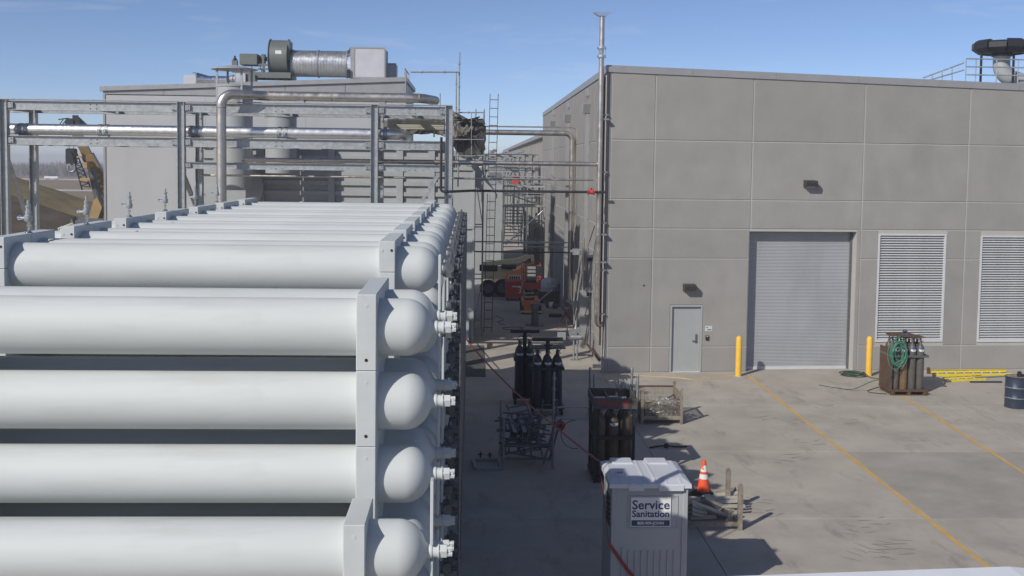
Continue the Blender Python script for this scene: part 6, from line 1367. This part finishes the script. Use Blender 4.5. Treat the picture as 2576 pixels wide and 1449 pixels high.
# ================================================================== LEFT DISTANCE: bank, road, trees, crane
def bank():
    b = MB(); nx, ny = 60, 26; x0, x1, y0, y1 = -60, -14, 52, 100; rnd = random.Random(3)
    c1, c2 = AT(35,452,72), AT(255,532,72); vs = []
    for j in range(ny+1):
        for i in range(nx+1):
            x = x0+(x1-x0)*i/nx; y = y0+(y1-y0)*j/ny
            f = (x-c1.x)/(c2.x-c1.x); hc2 = c1.z+(c2.z-c1.z)*f; hc2 = max(.4, min(hc2, 6.2)) if x < -15 else .3
            d = (y-72); prof = max(0, 1-abs(d)/(19 if d < 0 else 26)); prof = prof*prof*(3-2*prof)
            vs.append(V((x,y,-.05+hc2*prof+.05*rnd.uniform(-1,1)*prof)))
    b.add(vs, [(j*(nx+1)+i,j*(nx+1)+i+1,(j+1)*(nx+1)+i+1,(j+1)*(nx+1)+i) for j in range(ny) for i in range(nx)])
    o = b.build('earth_bank', M['soil'], ang=80)
    o.data.materials.append(M['soil_grass'])
    for p in o.data.polygons:
        if p.center.y > 69.5: p.material_index = 1
    tag(o, 'earth bank with a darker front slope and a dry grass crest behind the pipe rack', kind='structure')
bank()
for (y0, y1, lab) in ((330,352,'far pale road crossing the field'),(218,229,'nearer pale road crossing the field')):
    m_ = MB(); m_.add([(-400,y0+6,-.05),(150,y0-4,-.05),(150,y1-4,-.05),(-400,y1+6,-.05)], [(0,1,2,3)]); tag(m_.build('road', M['road'], smooth=False), lab, kind='structure')
rnd = random.Random(15); tl_ = MB()
for k in range(900):
    x = rnd.uniform(-330,80); y = rnd.uniform(395,450); h = rnd.uniform(4.2,5.6)*(1+.10*sin(x*.07)+.06*sin(x*.23))
    for j in range(16):
        a = rnd.uniform(0,2*pi); sp = rnd.uniform(.3,3.2); zt7 = h*rnd.uniform(.5,1); zb2 = h*rnd.uniform(0,.35)
        p, q = V((x+cos(a)*sp*.15,y+sin(a)*sp*.15,zb2)), V((x+cos(a)*sp,y+sin(a)*sp,zt7)); w2 = rnd.uniform(.2,.55)
        tl_.add([p-V((w2,0,0)),p+V((w2,0,0)),q], [(0,1,2)])
    w2 = .25; tl_.add([(x-w2,y,-.06),(x+w2,y,-.06),(x,y,h*.8)], [(0,1,2)])
tag(tl_.build('treeline', M['twig'], smooth=False), 'low line of bare brown trees beyond the field', kind='stuff')
# parked car on the far road
o = V((AT(131,444,338).x,338,-.05)); cr = thing('far_car', 'white car far off on the pale road', 'car', o)
m_ = MB(); m_.cbox(o.x-2.2,o.x+2.2,o.y-.9,o.y+.9,.3,1.0,.15); m_.build('body', M['label'], cr, smooth=False)
m_ = MB(); m_.prism([(-1.4,1.0),(1.3,1.0),(.8,1.55),(-1.0,1.55)], lambda u,v,w: V((o.x+u,o.y+w,v)), -.8, .8); m_.build('cabin', M['dark'], cr, smooth=False)
for dx in (-1.4,1.4):
    for dy in (-.85,.65): m_ = MB(); m_.tube((o.x+dx,o.y+dy,.3),(o.x+dx,o.y+dy+.2,.3), .33, 12); m_.build('wheel', M['rubber'], cr)
# mobile crane behind the clad building
KY = 60.0
def K(x, y, Y=KY): return AT(*Z1(x,y), Y)
kr = thing('mobile_crane', 'ochre mobile crane with its boom leaning out beside the clad building', 'crane', V((K(600,1290).x,KY,0)))
def boom(name, a_, b2, w_, h, Ya, Yb, m): 
    m_ = MB(); m_.bar(AT(*Z1(*a_),Ya), AT(*Z1(*b2),Yb), w_, h, up=(.6,0,.8)); return m_.build(name, m, kr, smooth=False)
boom('boom_base', (690,1235), (497,880), .62, .62, KY, KY-1, M['crane_yellow'])
boom('boom_mid', (497,880), (432,752), .46, .48, KY-1, KY-1.4, M['crane_yellow'])
boom('boom_tip', (432,752), (405,704), .36, .42, KY-1.4, KY-1.6, M['crane_yellow'])
m_ = MB(); p = K(412,695,KY-1.6); m_.tube(p+V((-.1,-.25,0)), p+V((-.1,.25,0)), .24, 18); m_.tube(p+V((.35,-.2,-.1)), p+V((.35,.2,-.1)), .2, 16); m_.box(p.x-.12,p.x+.42,p.y-.12,p.y+.12,p.z-.2,p.z+.18); m_.box(p.x+.0,p.x+.3,p.y-.05,p.y+.05,p.z+.18,p.z+.42); m_.bar(p+V((.3,0,.3)), p+V((1.0,0,-.35)), .08, .1); m_.build('boom_head', M['dark'], kr)
m_ = MB(); p, q = K(332,712,KY-1.6), K(390,705,KY-1.6)
m_.bar(p, q, .06, .06); m_.bar(p+V((0,0,.35)), q+V((0,0,.35)), .06, .06)
for k in range(4): m_.bar(p.lerp(q,k/3), p.lerp(q,k/3)+V((.25,0,.35)), .04, .04)
m_.build('jib_stub', M['dark'], kr, smooth=False)
p = K(404,850,KY-1.6); m_ = MB(); m_.cbox(p.x-.3,p.x+.3,p.y-.15,p.y+.15,p.z-.75,p.z+.1,.08); hb = m_.build('hook_block', M['dark'], kr, smooth=False)
m_ = MB(); m_.path([p+V((.2*sin(t),0,-.98-.22*cos(t))) for t in [k*.28-2.2 for k in range(17)]], .06, 8); m_.tube(p-V((0,0,.75)), p-V((0,0,.85)), .07, 8); m_.build('hook', M['galv_dull'], hb)
m_ = MB()
for dx in (-.12,.12): m_.tube(p+V((dx,0,.1)), K(408,700,KY-1.6)+V((dx,0,0)), .015, 5)
m_.build('hoist_rope', M['dark'], hb)
m_ = MB(); a_, b2 = K(428,850,KY-1.9), K(512,1060,KY-1.7); d = (b2-a_); s_ = V((-.35,0,-.12))
m_.bar(a_, b2, .07, .07); m_.bar(a_+s_*.6, b2+s_*1.3, .07, .07)
for k in range(9): m_.bar(a_.lerp(b2,k/9)+s_*(.6+.7*k/9), a_.lerp(b2,(k+1)/9), .045, .045); m_.bar(a_.lerp(b2,k/9)+s_*(.6+.7*k/9), a_.lerp(b2,k/9), .045, .045)
m_.build('lattice_jib', M['dark'], kr, smooth=False)
for (x, y, w2, h2) in ((488,1016,.3,.08),(490,935,.14,.16),(456,888,.16,.05)):
    p = K(x,y,KY-1.9); m_ = MB(); m_.cbox(p.x-w2,p.x+w2,p.y-.2,p.y+.2,p.z-h2,p.z+h2,.04); m_.build('jib_bracket', M['crane_yellow'], kr, smooth=False)
m_ = MB(); m_.tube(K(518,965,KY-1.5), K(578,1215,KY-1.3), .2, 14); m_.build('luffing_cylinder', M['steel_dark'], kr)
p = K(556,1190,KY-1.5); m_ = MB(); m_.prism([(p.x-.3,p.z-.75),(p.x+.1,p.z-.75),(p.x+.45,p.z+.2),(p.x+.2,p.z+.75),(p.x,p.z+.6),(p.x-.2,p.z-.1)], lambda u,v,w: V((u,w,v)), KY-2.2, KY-1.4); m_.build('cab', M['crane_yellow'], kr, smooth=False)
a_, b2 = K(418,1300,KY-2), K(640,1235,KY-2); m_ = MB(); m_.cbox(a_.x,b2.x,KY-2.6,KY+.4,.9,b2.z,.1); m_.build('carrier', M['steel_dark'], kr, smooth=False)
for k in range(4): m_ = MB(); m_.tube((a_.x+.5+k*1.5,KY-2.65,.6),(a_.x+.5+k*1.5,KY-2.2,.6), .6, 18); m_.build('wheel', M['rubber'], kr)
m_ = MB(); m_.bar(K(335,1308,KY-3), K(418,1278,KY-2.6), .3, .35); m_.build('outrigger', M['cream'], kr, smooth=False)
m_ = MB(); m_.tube(K(417,1300,KY-2.6), K(417,1238,KY-2.6), .05, 7); m_.box(K(417,1238,KY-2.6).x-.1,K(417,1238,KY-2.6).x+.1,KY-2.65,KY-2.55,K(417,1240,KY-2.6).z,K(417,1228,KY-2.6).z); m_.build('mirror_mast', M['dark'], kr)

# ================================================================== AIR: thin pale haze over the whole site
hz_ = MB(); hz_.box(-1850, 1850, -450, 2250, -1.06, 12.4); ho = hz_.build('haze', None, smooth=False)
hm = bpy.data.materials.new('thin_haze'); hm.use_nodes = True; ht = hm.node_tree; ht.nodes.clear()
hv = ht.nodes.new('ShaderNodeVolumePrincipled'); hv.inputs['Color'].default_value = (.93,.95,1,1); hv.inputs['Density'].default_value = .0011; hv.inputs['Anisotropy'].default_value = .0
hout = ht.nodes.new('ShaderNodeOutputMaterial'); ht.links.new(hv.outputs[0], hout.inputs['Volume']); ho.data.materials.append(hm)
tag(ho, 'thin pale haze in the air over the whole site', kind='stuff')
